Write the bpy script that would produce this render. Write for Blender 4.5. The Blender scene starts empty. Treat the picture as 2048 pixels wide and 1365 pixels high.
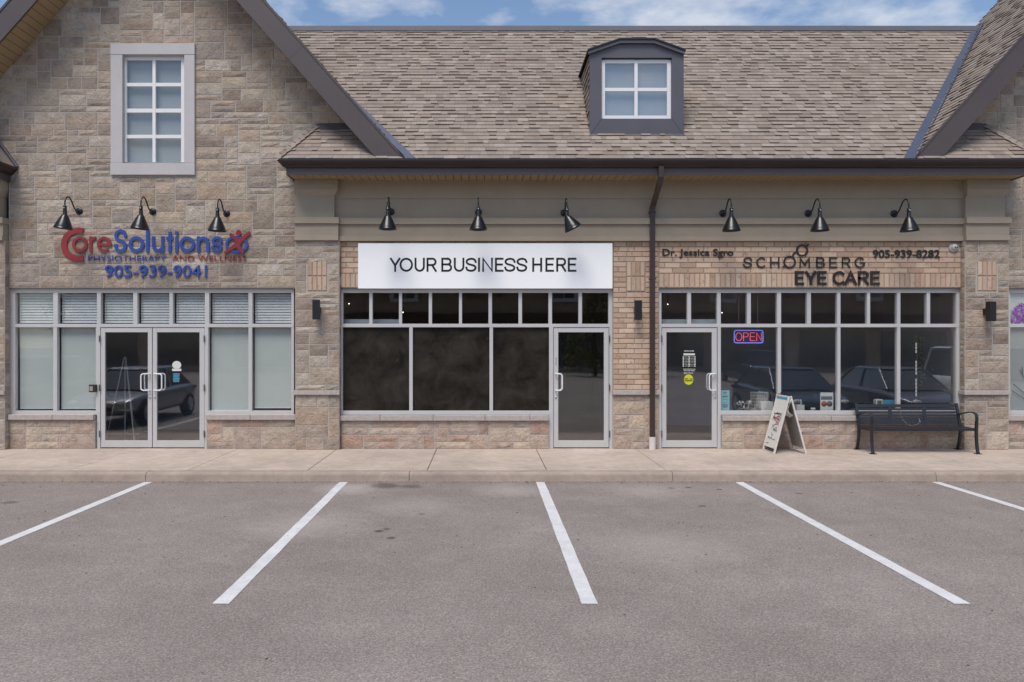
import bpy, math, random
from mathutils import Vector, Matrix
R = math.radians
sc = bpy.context.scene
COL = sc.collection
random.seed(7)

# ------------------------------------------------------------------ camera, world, sun, exposure
F = 1540.0; CX = 968.0; CY = 687.0; D = 14.0; ZC = 2.05
def PX(px, Y=0.0): return (px - CX) * (D + Y) / F
def PZ(py, Y=0.0): return ZC - (py - CY) * (D + Y) / F

cd = bpy.data.cameras.new('camera'); cam = bpy.data.objects.new('camera', cd); COL.objects.link(cam)
cam.location = (0, -D, ZC); cam.rotation_euler = (R(90), 0, 0)
cd.sensor_width = 36; cd.lens = 36 * F / 2048
cd.shift_x = (1024 - CX) / 2048; cd.shift_y = (CY - 682.5) / 2048
cd.clip_end = 3000; cd.clip_start = .05
sc.camera = cam

SUN_EL, SUN_AZ = 60, 200          # azimuth measured from +Y (into the facade) clockwise
EXPO = 0.60
SKY_STR = 0.10; CLOUD_STR = .62
w = bpy.data.worlds.new('World'); sc.world = w; w.use_nodes = True
wn = w.node_tree; wn.nodes.clear()
def wnode(t, **k):
    n = wn.nodes.new(t)
    for a, b in k.items(): setattr(n, a, b)
    return n
sky = wnode('ShaderNodeTexSky', sky_type='NISHITA', sun_disc=False, sun_elevation=R(SUN_EL), sun_rotation=R(SUN_AZ), air_density=1.0, dust_density=.6, ozone_density=1.5)
b1 = wnode('ShaderNodeBackground'); b1.inputs[1].default_value = SKY_STR
wn.links.new(sky.outputs[0], b1.inputs[0])
b2 = wnode('ShaderNodeBackground'); b2.inputs[0].default_value = (.90, .92, .95, 1); b2.inputs[1].default_value = CLOUD_STR
tc = wnode('ShaderNodeTexCoord'); sep = wnode('ShaderNodeSeparateXYZ'); wn.links.new(tc.outputs['Generated'], sep.inputs[0])
def wmath(op, a, b=None):
    n = wnode('ShaderNodeMath', operation=op)
    for i, s in enumerate((a, b)):
        if s is None: continue
        if isinstance(s, (int, float)): n.inputs[i].default_value = s
        else: wn.links.new(s, n.inputs[i])
    return n.outputs[0]
zz = wmath('ADD', wmath('MAXIMUM', sep.outputs[2], 0.0), .12)
cmb = wnode('ShaderNodeCombineXYZ')
wn.links.new(wmath('DIVIDE', sep.outputs[0], zz), cmb.inputs[0]); wn.links.new(wmath('DIVIDE', sep.outputs[1], zz), cmb.inputs[1])
cmb.inputs[2].default_value = 3.7
cn = wnode('ShaderNodeTexNoise'); cn.inputs['Scale'].default_value = 2.1; cn.inputs['Detail'].default_value = 9; cn.inputs['Roughness'].default_value = .58
wn.links.new(cmb.outputs[0], cn.inputs['Vector'])
cr = wnode('ShaderNodeValToRGB'); cr.color_ramp.elements[0].position = .50; cr.color_ramp.elements[1].position = .72
wn.links.new(cn.outputs[0], cr.inputs[0])
mx = wnode('ShaderNodeMixShader'); wn.links.new(cr.outputs[0], mx.inputs[0]); wn.links.new(b1.outputs[0], mx.inputs[1]); wn.links.new(b2.outputs[0], mx.inputs[2])
wo = wnode('ShaderNodeOutputWorld'); wn.links.new(mx.outputs[0], wo.inputs[0])

sl = bpy.data.lights.new('sun', 'SUN'); so = bpy.data.objects.new('sun', sl); COL.objects.link(so)
sl.energy = 2.1; sl.angle = R(28); sl.color = (1, .94, .865)
az = R(SUN_AZ)
sdir = Vector((math.sin(az) * math.cos(R(SUN_EL)), math.cos(az) * math.cos(R(SUN_EL)), math.sin(R(SUN_EL))))
so.rotation_euler = (-sdir).to_track_quat('-Z', 'Y').to_euler()
so.location = (-10, -20, 25)
sc.view_settings.view_transform = 'Standard'; sc.view_settings.look = 'None'; sc.view_settings.gamma = 1
sc.view_settings.exposure = EXPO

# ------------------------------------------------------------------ helpers
def lin(r, g, b, a=1.0):
    f = lambda c: ((c / 255) / 12.92) if c / 255 <= .04045 else (((c / 255) + .055) / 1.055) ** 2.4
    return (f(r), f(g), f(b), a)

class MB:
    def __init__(s): s.v = []; s.f = []; s.m = []; s.c = []; s.s = []
    def add(s, vs, fs, col=(1, 1, 1, 0), m=0, sm=False):
        o = len(s.v); s.v += [tuple(p) for p in vs]
        for f in fs:
            s.f.append([i + o for i in f]); s.m.append(m); s.c.append(col); s.s.append(sm)
    def face(s, pts, col=(1, 1, 1, 0), m=0): s.add(pts, [list(range(len(pts)))], col, m)
    def box(s, x0, x1, y0, y1, z0, z1, col=(1, 1, 1, 0), m=0):
        if x0 > x1: x0, x1 = x1, x0
        if y0 > y1: y0, y1 = y1, y0
        if z0 > z1: z0, z1 = z1, z0
        s.add([(x0, y0, z0), (x1, y0, z0), (x1, y1, z0), (x0, y1, z0), (x0, y0, z1), (x1, y0, z1), (x1, y1, z1), (x0, y1, z1)],
              [(0, 3, 2, 1), (4, 5, 6, 7), (0, 1, 5, 4), (1, 2, 6, 5), (2, 3, 7, 6), (3, 0, 4, 7)], col, m)
    def prism(s, poly, d0, d1, P, col=(1, 1, 1, 0), m=0):
        """poly of (u,v) extruded between depths d0 and d1 by the map P(u,v,d)"""
        n = len(poly)
        vs = [P(u, v, d0) for u, v in poly] + [P(u, v, d1) for u, v in poly]
        fs = [list(range(n)), list(range(2 * n - 1, n - 1, -1))] + [(i, i + n, (i + 1) % n + n, (i + 1) % n) for i in range(n)]
        s.add(vs, fs, col, m)
    def tube(s, path, r, n=8, col=(1, 1, 1, 0), m=0, closed=False, flat=None):
        path = [Vector(p) for p in path]; k = len(path); vs = []; up = None
        rr = r if isinstance(r, (list, tuple)) else [r] * k
        for i in range(k):
            a = path[i - 1] if (i > 0 or closed) else path[i]; b = path[(i + 1) % k] if (i < k - 1 or closed) else path[i]
            t = (b - a).normalized()
            if up is None: up = Vector((0, 0, 1)) if abs(t.z) < .9 else Vector((0, 1, 0))
            u = (up - t * up.dot(t))
            u = u.normalized() if u.length > 1e-6 else t.orthogonal().normalized()
            up = u; q = t.cross(u)
            for j in range(n):
                an = 2 * math.pi * (j + .5) / n
                if flat: vs.append(path[i] + u * (math.copysign(flat[0], math.cos(an))) + q * (math.copysign(flat[1], math.sin(an))))
                else: vs.append(path[i] + (u * math.cos(an) + q * math.sin(an)) * rr[i])
        fs = []
        for i in range(k if closed else k - 1):
            for j in range(n):
                a = i * n + j; b = i * n + (j + 1) % n; c2 = ((i + 1) % k) * n + (j + 1) % n; d = ((i + 1) % k) * n + j
                fs.append((a, b, c2, d))
        s.add(vs, fs, col, m, not flat)
        if not closed:
            s.add(vs[:n], [list(range(n - 1, -1, -1))], col, m); s.add(vs[-n:], [list(range(n))], col, m)
    def lathe(s, prof, M=None, n=24, col=(1, 1, 1, 0), m=0):
        M = M or Matrix(); vs = []; fs = []
        for r, z in prof:
            for j in range(n):
                a = 2 * math.pi * j / n; vs.append(M @ Vector((r * math.cos(a), r * math.sin(a), z)))
        for i in range(len(prof) - 1):
            for j in range(n): fs.append((i * n + j, i * n + (j + 1) % n, (i + 1) * n + (j + 1) % n, (i + 1) * n + j))
        s.add(vs, fs, col, m, True)
    def ico(s, c, r, col=(1, 1, 1, 0), m=0, n=10, sq=1.0):
        prof = [(r * math.sin(math.pi * i / n) + 1e-5, -r * sq * math.cos(math.pi * i / n)) for i in range(n + 1)]
        s.lathe(prof, Matrix.Translation(c), 14, col, m)
    def build(s, name, mats, parent=None, bevel=0.0):
        me = bpy.data.meshes.new(name); me.from_pydata(s.v, [], s.f)
        if not isinstance(mats, (list, tuple)): mats = [mats]
        for mt in mats: me.materials.append(mt)
        me.polygons.foreach_set('material_index', s.m); me.polygons.foreach_set('use_smooth', s.s)
        at = me.color_attributes.new('Col', 'FLOAT_COLOR', 'CORNER'); flat = []
        for f, c in zip(s.f, s.c): flat += list(c) * len(f)
        at.data.foreach_set('color', flat); me.update()
        o = bpy.data.objects.new(name, me); COL.objects.link(o)
        if parent is not None: o.parent = parent
        if bevel:
            b = o.modifiers.new('bevel', 'BEVEL'); b.width = bevel; b.segments = 2; b.limit_method = 'ANGLE'
        return o

def tag(o, label=None, cat=None, group=None, kind=None):
    if label: o['label'] = label
    if cat: o['category'] = cat
    if group: o['group'] = group
    if kind: o['kind'] = kind
    return o
def empty(name, loc=(0, 0, 0), label=None, cat=None, group=None):
    o = bpy.data.objects.new(name, None); COL.objects.link(o); o.location = loc; o.empty_display_size = .2
    return tag(o, label, cat, group)
def copy_tree(o, parent=None):
    c = o.copy(); COL.objects.link(c)
    if parent is not None: c.parent = parent
    for ch in list(o.children): copy_tree(ch, c)
    return c
def crom(pts, n=6):
    pts = [Vector(p) for p in pts]; out = []
    for i in range(len(pts) - 1):
        p0 = pts[max(i - 1, 0)]; p1 = pts[i]; p2 = pts[i + 1]; p3 = pts[min(i + 2, len(pts) - 1)]
        for k in range(n):
            t = k / n
            out.append(.5 * ((2 * p1) + (p2 - p0) * t + (2 * p0 - 5 * p1 + 4 * p2 - p3) * t * t + (3 * p1 - p0 - 3 * p2 + p3) * t ** 3))
    out.append(pts[-1]); return out
def clip(poly, a, b, c):
    """keep a*u+b*v<=c"""
    out = []; n = len(poly)
    for i in range(n):
        p, q = poly[i], poly[(i + 1) % n]
        dp = a * p[0] + b * p[1] - c; dq = a * q[0] + b * q[1] - c
        if dp <= 0: out.append(p)
        if (dp < 0 < dq) or (dq < 0 < dp):
            t = dp / (dp - dq); out.append((p[0] + (q[0] - p[0]) * t, p[1] + (q[1] - p[1]) * t))
    return out

# ------------------------------------------------------------------ materials
class NM:
    def __init__(s, name):
        s.mat = bpy.data.materials.new(name); s.mat.use_nodes = True; s.t = s.mat.node_tree
        s.b = s.t.nodes['Principled BSDF']; s.out = s.t.nodes['Material Output']
        s.tc = s.t.nodes.new('ShaderNodeTexCoord')
    def link(s, a, b): s.t.links.new(a, b)
    def inp(s, sock, v):
        if hasattr(v, 'is_output'): s.link(v, sock)
        else: sock.default_value = v
    def obj(s): return s.tc.outputs['Object']
    def noise(s, scale, detail=3, rough=.5, vec=None, dist=0):
        n = s.t.nodes.new('ShaderNodeTexNoise'); n.inputs['Scale'].default_value = scale; n.inputs['Detail'].default_value = detail
        n.inputs['Roughness'].default_value = rough; n.inputs['Distortion'].default_value = dist
        s.link(vec or s.obj(), n.inputs['Vector']); return n.outputs[0]
    def vor(s, scale, vec=None, out=0, feature='F1'):
        n = s.t.nodes.new('ShaderNodeTexVoronoi'); n.feature = feature; n.inputs['Scale'].default_value = scale
        s.link(vec or s.obj(), n.inputs['Vector']); return n.outputs[out]
    def ramp(s, fac, stops):
        n = s.t.nodes.new('ShaderNodeValToRGB'); e = n.color_ramp.elements
        while len(e) < len(stops): e.new(.5)
        for k, (p, c) in zip(e, stops):
            k.position = p; k.color = (c, c, c, 1) if isinstance(c, (int, float)) else c
        s.link(fac, n.inputs[0]); return n.outputs[0]
    def mix(s, fac, a, b, mode='MIX'):
        n = s.t.nodes.new('ShaderNodeMix'); n.data_type = 'RGBA'; n.blend_type = mode
        s.inp(n.inputs[0], fac); s.inp(n.inputs[6], a); s.inp(n.inputs[7], b); return n.outputs[2]
    def math(s, op, a, b=0.0):
        n = s.t.nodes.new('ShaderNodeMath'); n.operation = op; s.inp(n.inputs[0], a); s.inp(n.inputs[1], b); return n.outputs[0]
    def vmath(s, op, a, b):
        n = s.t.nodes.new('ShaderNodeVectorMath'); n.operation = op; s.inp(n.inputs[0], a); s.inp(n.inputs[1], b)
        return n.outputs[1] if op in ('DISTANCE', 'LENGTH') else n.outputs[0]
    def attr(s, name='Col'):
        n = s.t.nodes.new('ShaderNodeAttribute'); n.attribute_name = name; return n
    def bump(s, h, strength=.3, dist=.01):
        n = s.t.nodes.new('ShaderNodeBump'); n.inputs['Strength'].default_value = strength; n.inputs['Distance'].default_value = dist
        s.link(h, n.inputs['Height']); s.link(n.outputs[0], s.b.inputs['Normal'])
    def fin(s, col, rough=.8, metal=0.0, spec=.5):
        s.inp(s.b.inputs['Base Color'], col); s.inp(s.b.inputs['Roughness'], rough); s.inp(s.b.inputs['Metallic'], metal)
        s.b.inputs['Specular IOR Level'].default_value = spec; return s.mat

def plain(name, col, rough=.5, metal=0.0, spec=.5, var=.12, scale=6.0, bump=0.0, bscale=60.0):
    m = NM(name); n = m.noise(scale, 5, .6)
    c = m.mix(1.0, col, m.ramp(n, [(.3, 1 - var), (.7, 1 + var * .6)]), 'MULTIPLY')
    if bump: m.bump(m.noise(bscale, 4, .6), bump, .004)
    rg = m.math('ADD', m.math('MULTIPLY', m.noise(scale * 2.3, 3), .14), rough - .07)
    return m.fin(c, rg, metal, spec)
def offs(m):
    a = m.attr(); n = m.t.nodes.new('ShaderNodeCombineXYZ')
    k = m.math('MULTIPLY', a.outputs['Alpha'], 37.0); m.link(k, n.inputs[0]); m.link(k, n.inputs[2])
    return a, m.vmath('ADD', m.obj(), n.outputs[0])
def stone_mat():
    m = NM('split_face_stone'); a, v = offs(m)
    n1 = m.noise(5, 6, .62, v); n2 = m.noise(42, 4, .7, v); n3 = m.noise(11, 5, .6, v, 1.5)
    c = m.mix(1.0, a.outputs['Color'], m.ramp(n1, [(.28, .72), (.5, 1.0), (.75, 1.18)]), 'MULTIPLY')
    c = m.mix(1.0, c, m.ramp(n2, [(.25, .80), (.7, 1.12)]), 'MULTIPLY')
    c = m.mix(m.ramp(n3, [(.55, 0.0), (.72, .45)]), c, lin(120, 106, 96), 'MIX')
    h = m.math('ADD', m.math('MULTIPLY', n3, 1.0), m.math('MULTIPLY', n2, .35)); m.bump(h, .8, .03)
    return m.fin(c, .92, 0, .2)
def brick_mat():
    m = NM('tan_brick'); a, v = offs(m)
    n1 = m.noise(9, 5, .6, v, .8); n2 = m.noise(90, 3, .7, v)
    c = m.mix(1.0, a.outputs['Color'], m.ramp(n2, [(.25, .84), (.7, 1.1)]), 'MULTIPLY')
    c = m.mix(m.ramp(n1, [(.56, 0.0), (.70, .55)]), c, lin(122, 96, 80), 'MIX')
    m.bump(n2, .35, .006); return m.fin(c, .9, 0, .2)
def shingle_mat():
    m = NM('asphalt_shingle'); a, v = offs(m)
    n2 = m.noise(140, 2, .8, v); n1 = m.noise(3, 4, .6)
    c = m.mix(1.0, a.outputs['Color'], m.ramp(n2, [(.25, .70), (.5, 1.0), (.75, 1.3)]), 'MULTIPLY')
    c = m.mix(1.0, c, m.ramp(n1, [(.3, .88), (.7, 1.08)]), 'MULTIPLY')
    m.bump(n2, .5, .004); return m.fin(c, .95, 0, .15)
def asphalt_mat():
    m = NM('worn_asphalt'); o = m.obj()
    big = m.noise(.35, 5, .6); mid = m.noise(2.2, 6, .65, None, .5); fine = m.noise(62, 4, .8); agg = m.vor(85, None, 1)
    c = m.ramp(big, [(.3, lin(129, 120, 114)), (.55, lin(139, 130, 124)), (.75, lin(148, 139, 133))])
    c = m.mix(1.0, c, m.ramp(mid, [(.3, .91), (.55, 1.0), (.72, 1.10)]), 'MULTIPLY')
    c = m.mix(1.0, c, m.ramp(fine, [(.3, .58), (.5, 1.0), (.7, 1.5)]), 'MULTIPLY')
    bw = m.t.nodes.new('ShaderNodeRGBToBW'); m.link(agg, bw.inputs[0])
    c = m.mix(1.0, c, m.ramp(bw.outputs[0], [(.15, .78), (.5, 1.0), (.85, 1.25)]), 'MULTIPLY')
    # oil drips and wet patches with a shape of their own
    sp2 = m.noise(13, 3, .6, None, .2); c = m.mix(m.ramp(sp2, [(.735, 0.0), (.75, .55)]), c, lin(66, 58, 54), 'MIX')
    spot = m.noise(4.5, 5, .7, None, .3)
    c = m.mix(m.ramp(spot, [(.735, 0.0), (.76, .6)]), c, lin(70, 62, 58), 'MIX')
    sep = m.t.nodes.new('ShaderNodeSeparateXYZ'); m.link(o, sep.inputs[0]); gy = m.math('ADD', sep.outputs[1], m.math('MULTIPLY', m.math('SUBTRACT', m.noise(3.0, 6, .7), .5), .5))
    c = m.mix(m.ramp(m.math('ADD', gy, 3.6), [(.75, 0.0), (1.05, .45)]), c, lin(112, 98, 88), 'MIX')
    wob = m.noise(7, 5, .6); wb = m.math('MULTIPLY', m.math('SUBTRACT', wob, .5), .55)
    for (x, y, r, k) in ((-1.42, -2.92, .26, .55), (-1.05, -2.97, .18, .5), (-1.15, -5.6, .07, .75), (-.98, -5.9, .06, .7), (-1.07, -5.5, .05, .7), (-.75, -4.75, .05, .7),
                         (2.65, -3.1, .07, .7), (2.9, -3.05, .06, .7), (3.3, -3.2, .06, .7), (2.75, -4.3, .06, .65), (-6.1, -4.1, .12, .5), (4.3, -3.5, .05, .6)):
        dd = m.math('ADD', m.vmath('DISTANCE', o, (x, y, 0)), m.math('MULTIPLY', wb, r * 2.2))
        c = m.mix(m.ramp(dd, [(r * .55, k), (r, 0.0)]), c, lin(60, 52, 50), 'MIX')
    for (x, y, r, k) in ((-1.95, -3.15, .55, .30), (-2.0, -5.3, .9, .22), (.35, -3.3, .6, .22), (2.3, -3.25, .7, .2), (-.9, -4.3, .7, .18), (1.9, -6.2, .9, .15)):
        dd = m.math('ADD', m.vmath('DISTANCE', o, (x, y, 0)), m.math('MULTIPLY', wb, r * 1.6))
        c = m.mix(m.ramp(dd, [(r * .2, k), (r, 0.0)]), c, lin(205, 196, 190), 'MIX')
    m.bump(m.math('ADD', fine, m.math('MULTIPLY', bw.outputs[0], .6)), .6, .006)
    return m.fin(c, .9, 0, .3)
def concrete_mat(name, col, st=1.0):
    m = NM(name); big = m.noise(.8, 5, .6); mid = m.noise(5, 6, .7, None, .6); fine = m.noise(120, 2, .7)
    c = m.mix(1.0, col, m.ramp(big, [(.3, 1 - .10 * st), (.7, 1 + .08 * st)]), 'MULTIPLY')
    c = m.mix(1.0, c, m.ramp(mid, [(.25, 1 - .16 * st), (.6, 1.0), (.8, 1.06)]), 'MULTIPLY')
    c = m.mix(1.0, c, m.ramp(fine, [(.3, .9), (.7, 1.07)]), 'MULTIPLY')
    st2 = m.noise(2.6, 6, .75, None, 1.2)
    c = m.mix(m.ramp(st2, [(.66, 0.0), (.74, .3 * st)]), c, lin(120, 104, 94), 'MIX')
    m.bump(fine, .25, .003); return m.fin(c, .88, 0, .25)
def paint_mat():
    m = NM('road_paint'); n = m.noise(26, 5, .75); f = m.noise(110, 2, .7)
    c = m.mix(1.0, lin(216, 214, 214), m.ramp(f, [(.3, .88), (.7, 1.05)]), 'MULTIPLY')
    n3 = m.noise(3.5, 5, .7); c = m.mix(1.0, c, m.ramp(n3, [(.35, .84), (.6, 1.0)]), 'MULTIPLY'); c = m.mix(m.ramp(n, [(.60, 0.0), (.70, .75)]), c, lin(140, 130, 127), 'MIX'); m.bump(f, .4, .004)
    return m.fin(c, .75, 0, .3)
def glass_mat(name='window_glass', tint=(.86, .88, .88, 1), base=.085, rough=0.0):
    m = NM(name); t = m.t; t.nodes.remove(m.b)
    tr = t.nodes.new('ShaderNodeBsdfTransparent'); tr.inputs[0].default_value = tint
    gl = t.nodes.new('ShaderNodeBsdfGlossy'); gl.inputs['Roughness'].default_value = rough; gl.inputs[0].default_value = (1, 1, 1, 1)
    bp = t.nodes.new('ShaderNodeBump'); bp.inputs['Strength'].default_value = .06; bp.inputs['Distance'].default_value = .02
    m.link(m.noise(1.3, 1, .4), bp.inputs['Height']); m.link(bp.outputs[0], gl.inputs['Normal'])
    lw = t.nodes.new('ShaderNodeLayerWeight'); fr = m.math('ADD', m.math('MULTIPLY', m.math('POWER', lw.outputs['Facing'], 5.0), .9 - base), .04)
    mxs = t.nodes.new('ShaderNodeMixShader'); m.link(m.math('ADD', fr, base), mxs.inputs[0])
    m.link(tr.outputs[0], mxs.inputs[1]); m.link(gl.outputs[0], mxs.inputs[2]); m.link(mxs.outputs[0], m.out.inputs[0])
    return m.mat
def emit_mat(name, col, s):
    m = NM(name); m.b.inputs['Emission Color'].default_value = col; m.b.inputs['Emission Strength'].default_value = s
    return m.fin(col, .5)
def soot_film():
    m = NM('dark_window_film'); n = m.noise(2.4, 6, .65, None, .4); n2 = m.noise(9, 4, .6)
    c = m.mix(m.ramp(n, [(.35, 0.0), (.7, 1.0)]), lin(27, 24, 20), lin(58, 53, 46), 'MIX')
    c = m.mix(m.ramp(n2, [(.62, 0.0), (.75, .5)]), c, lin(66, 62, 66), 'MIX')
    return m.fin(c, .5, 0, .12)

M = {}
M['stone'] = stone_mat(); M['brick'] = brick_mat(); M['shingle'] = shingle_mat(); M['asphalt'] = asphalt_mat(); M['paint'] = paint_mat()
M['mortar'] = plain('light_mortar', lin(176, 168, 160), .95, 0, .2, .10, 12, .4)
M['bmortar'] = plain('brick_mortar', lin(160, 140, 126), .95, 0, .2, .12, 14, .4)
M['stucco'] = plain('frieze_stucco', lin(160, 148, 132), .9, 0, .2, .06, 2.5, .25, 150)
M['limestone'] = plain('sill_stone', lin(176, 166, 160), .85, 0, .25, .16, 16, .4, 40)
M['rake'] = plain('dark_brown_aluminium', lin(82, 72, 71), .45, .1, .5, .07, 1.2)
M['gutter'] = plain('gutter_brown', lin(50, 42, 41), .33, .2, .5, .08, 2)
M['spout'] = plain('downspout_brown', lin(66, 52, 49), .38, .15, .5, .08, 3)
M['flash'] = plain('blue_grey_flashing', lin(92, 98, 114), .36, .45, .5, .08, 2)
M['dormer'] = plain('dormer_grey_metal', lin(90, 88, 94), .42, .15, .5, .10, 1.6)
M['soffit'] = plain('tan_soffit', lin(158, 136, 104), .6, 0, .4, .08, 3)
M['deck'] = plain('roof_underlay', lin(48, 44, 42), .95)
M['alu'] = plain('pale_aluminium', lin(196, 194, 193), .36, .1, .5, .04, 3)
M['white'] = plain('white_window_frame', lin(226, 225, 226), .4, 0, .5, .03, 3)
M['trim'] = plain('pale_grey_trim', lin(186, 182, 182), .75, 0, .3, .05, 3, .2, 90)
M['lintel'] = plain('lintel_steel', lin(88, 82, 80), .6)
M['glass'] = glass_mat('window_glass', (.9, .92, .92, 1), .07); M['glass2'] = glass_mat('shiny_window_glass', (.93, .95, .96, 1), .17, .022); M['glass3'] = glass_mat('clear_window_glass', (.98, .99, .99, 1), .03)
M['film'] = soot_film()
M['walk'] = concrete_mat('sidewalk_concrete', lin(190, 174, 161), 1.6); M['kerb'] = concrete_mat('kerb_concrete', lin(168, 152, 139), 1.6)
M['joint'] = plain('joint_dirt', lin(70, 60, 54), .95)
M['black'] = plain('black_enamel', lin(26, 27, 31), .3, .1, .5, .1, 5)
M['bench'] = plain('bench_black_steel', lin(40, 42, 48), .42, .1, .5, .1, 5)
M['char'] = plain('sconce_black', lin(30, 30, 32), .45, .1)
M['signw'] = plain('white_sign_board', lin(247, 247, 247), .6, 0, .3, .01, 1)
M['ink'] = plain('black_lettering', lin(12, 12, 13), .5)
M['bronze'] = plain('dark_bronze_lettering', lin(50, 44, 42), .4, .2, .5, .25, 3)
M['red'] = plain('deep_red_lettering', lin(140, 44, 48), .45)
M['blue'] = plain('royal_blue_lettering', lin(42, 72, 152), .45)
M['room2'] = plain('pale_interior_wall', lin(178, 172, 178), .9, 0, .2, .25, .6); M['room'] = plain('shop_interior_wall', lin(160, 150, 134), .9, 0, .2, .2, .7)
M['roomfloor'] = plain('shop_floor', lin(66, 62, 60), .6, 0, .3, .2, 2)
M['roomceil'] = plain('shop_ceiling', lin(92, 88, 84), .9)
M['bulk'] = plain('pale_bulkhead', lin(178, 186, 192), .7)
M['shade'] = plain('roller_blind_cloth', lin(172, 178, 174), .85, 0, .2, .05, 1.5)
M['slat'] = plain('blind_slat', lin(186, 190, 190), .6)
M['frost'] = plain('frosted_film', lin(146, 150, 150), .6, 0, .4, .06, 1)
M['pvc'] = plain('drain_pvc', lin(214, 206, 200), .6, 0, .4, .12, 10)
M['steel'] = plain('brushed_steel', lin(186, 186, 190), .3, .8)
M['bulb'] = emit_mat('warm_lamp', (1, .86, .62, 1), 4.0)
M['neonr'] = emit_mat('red_neon', (.85, .10, .10, 1), .55); M['neonb'] = emit_mat('blue_neon', (.22, .24, .85, 1), .55)
M['neonbk'] = plain('neon_back_panel', lin(46, 36, 110), .5)
M['paper'] = plain('white_paper', lin(214, 212, 206), .8, 0, .2, .04, 5)
M['cyan'] = plain('cyan_card', lin(120, 196, 206), .7, 0, .3, .05, 4)
M['cyan2'] = plain('blue_card', lin(74, 150, 180), .7)
M['yellow'] = plain('yellow_sticker', lin(206, 204, 30), .7)
M['orange'] = plain('orange_print', lin(166, 92, 66), .7)
M['greyp'] = plain('grey_print', lin(96, 98, 94), .7)
M['purple'] = plain('purple_petals', lin(158, 92, 184), .7, 0, .3, .25, 20)
M['twig'] = plain('dark_twig', lin(40, 38, 38), .7)
M['dome'] = plain('camera_dome', lin(184, 180, 172), .4)
M['rubber'] = plain('tyre_rubber', lin(28, 28, 29), .85)
M['carglass'] = plain('car_glass', lin(60, 66, 70), .05, 0, .9)
M['leafa'] = plain('leaf_green', (.115, .12, .032, 1), .6, 0, .3, .35, 1.2)
M['bark'] = plain('bark', lin(84, 70, 58), .95)
M['corr'] = plain('sign_back_plastic', lin(150, 146, 140), .6)

# ------------------------------------------------------------------ pattern builders
STONE = [lin(*c) for c in ((174, 159, 144), (168, 152, 137), (179, 165, 150), (163, 149, 136), (175, 156, 139), (170, 151, 132), (157, 143, 132), (183, 170, 156), (172, 157, 143), (154, 138, 125), (177, 162, 144))]
PINKSTONE = [lin(*c) for c in ((187, 164, 147), (181, 166, 150), (178, 159, 145), (192, 174, 156), (174, 154, 140), (184, 156, 139), (189, 171, 152))]
BRICKC = [lin(*c) for c in ((192, 168, 146), (198, 174, 152), (186, 160, 138), (202, 179, 157), (182, 154, 133), (194, 166, 146))]
SHING = [lin(*c) for c in ((145, 133, 123), (142, 130, 120), (149, 137, 127), (138, 126, 116), (146, 133, 124), (155, 143, 133), (134, 121, 112), (147, 135, 126))]
def vary(c, a=.08):
    k = 1 + random.uniform(-a, a); t = random.uniform(-a, a) * .25
    return (c[0] * k * (1 + t), c[1] * k, c[2] * k * (1 - t), random.random())

def facade(Y):        # wall map for surfaces facing the street: u = x
    return lambda u, v, d: (u, Y - d, v)
def add_stone(mb, poly, P, col, rough=.009, m=0):
    cu = sum(p[0] for p in poly) / len(poly); cv = sum(p[1] for p in poly) / len(poly); n = len(poly)
    us = [p[0] for p in poly]; vs_ = [p[1] for p in poly]; wu = max(us) - min(us); hv = max(vs_) - min(vs_)
    if wu < .02 or hv < .02: return
    e = .007
    if n == 4 and rough > 0:
        u0, u1, v0, v1 = min(us), max(us), min(vs_), max(vs_)
        nx = max(2, int(wu / .09)); nz = max(2, int(hv / .08)); V = []; Fc = []
        for j in range(nz + 1):
            for i in range(nx + 1):
                ed = (i in (0, nx)) or (j in (0, nz))
                uu = u0 + e + (u1 - u0 - 2 * e) * i / nx; vv = v0 + e + (v1 - v0 - 2 * e) * j / nz
                d = .006 if ed else .010 + random.uniform(0, rough)
                if not ed: uu += random.uniform(-.012, .012); vv += random.uniform(-.01, .01)
                else:
                    if i in (0, nx): uu += random.uniform(-.002, .002)
                    if j in (0, nz): vv += random.uniform(-.002, .002)
                V.append(P(uu, vv, d))
        for j in range(nz):
            for i in range(nx):
                a = j * (nx + 1) + i; Fc.append((a, a + 1, a + nx + 2, a + nx + 1))
        mb.add(V, Fc, col, m)
        ring0 = [(u0, v0), (u1, v0), (u1, v1), (u0, v1)]; ring1 = [(u0 + e, v0 + e), (u1 - e, v0 + e), (u1 - e, v1 - e), (u0 + e, v1 - e)]
        mb.add([P(u, v, -.004) for u, v in ring0] + [P(u, v, .006) for u, v in ring1], [(i, (i + 1) % 4, (i + 1) % 4 + 4, i + 4) for i in range(4)], col, m)
    else:
        inn = [(cu + (u - cu) * max(0, 1 - e * 2 / max(wu, .03)), cv + (v - cv) * max(0, 1 - e * 2 / max(hv, .03))) for u, v in poly]
        mb.add([P(u, v, -.004) for u, v in poly] + [P(u, v, .010) for u, v in inn], [list(range(n, 2 * n))] + [(i, (i + 1) % n, (i + 1) % n + n, i + n) for i in range(n)], col, m)
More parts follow.
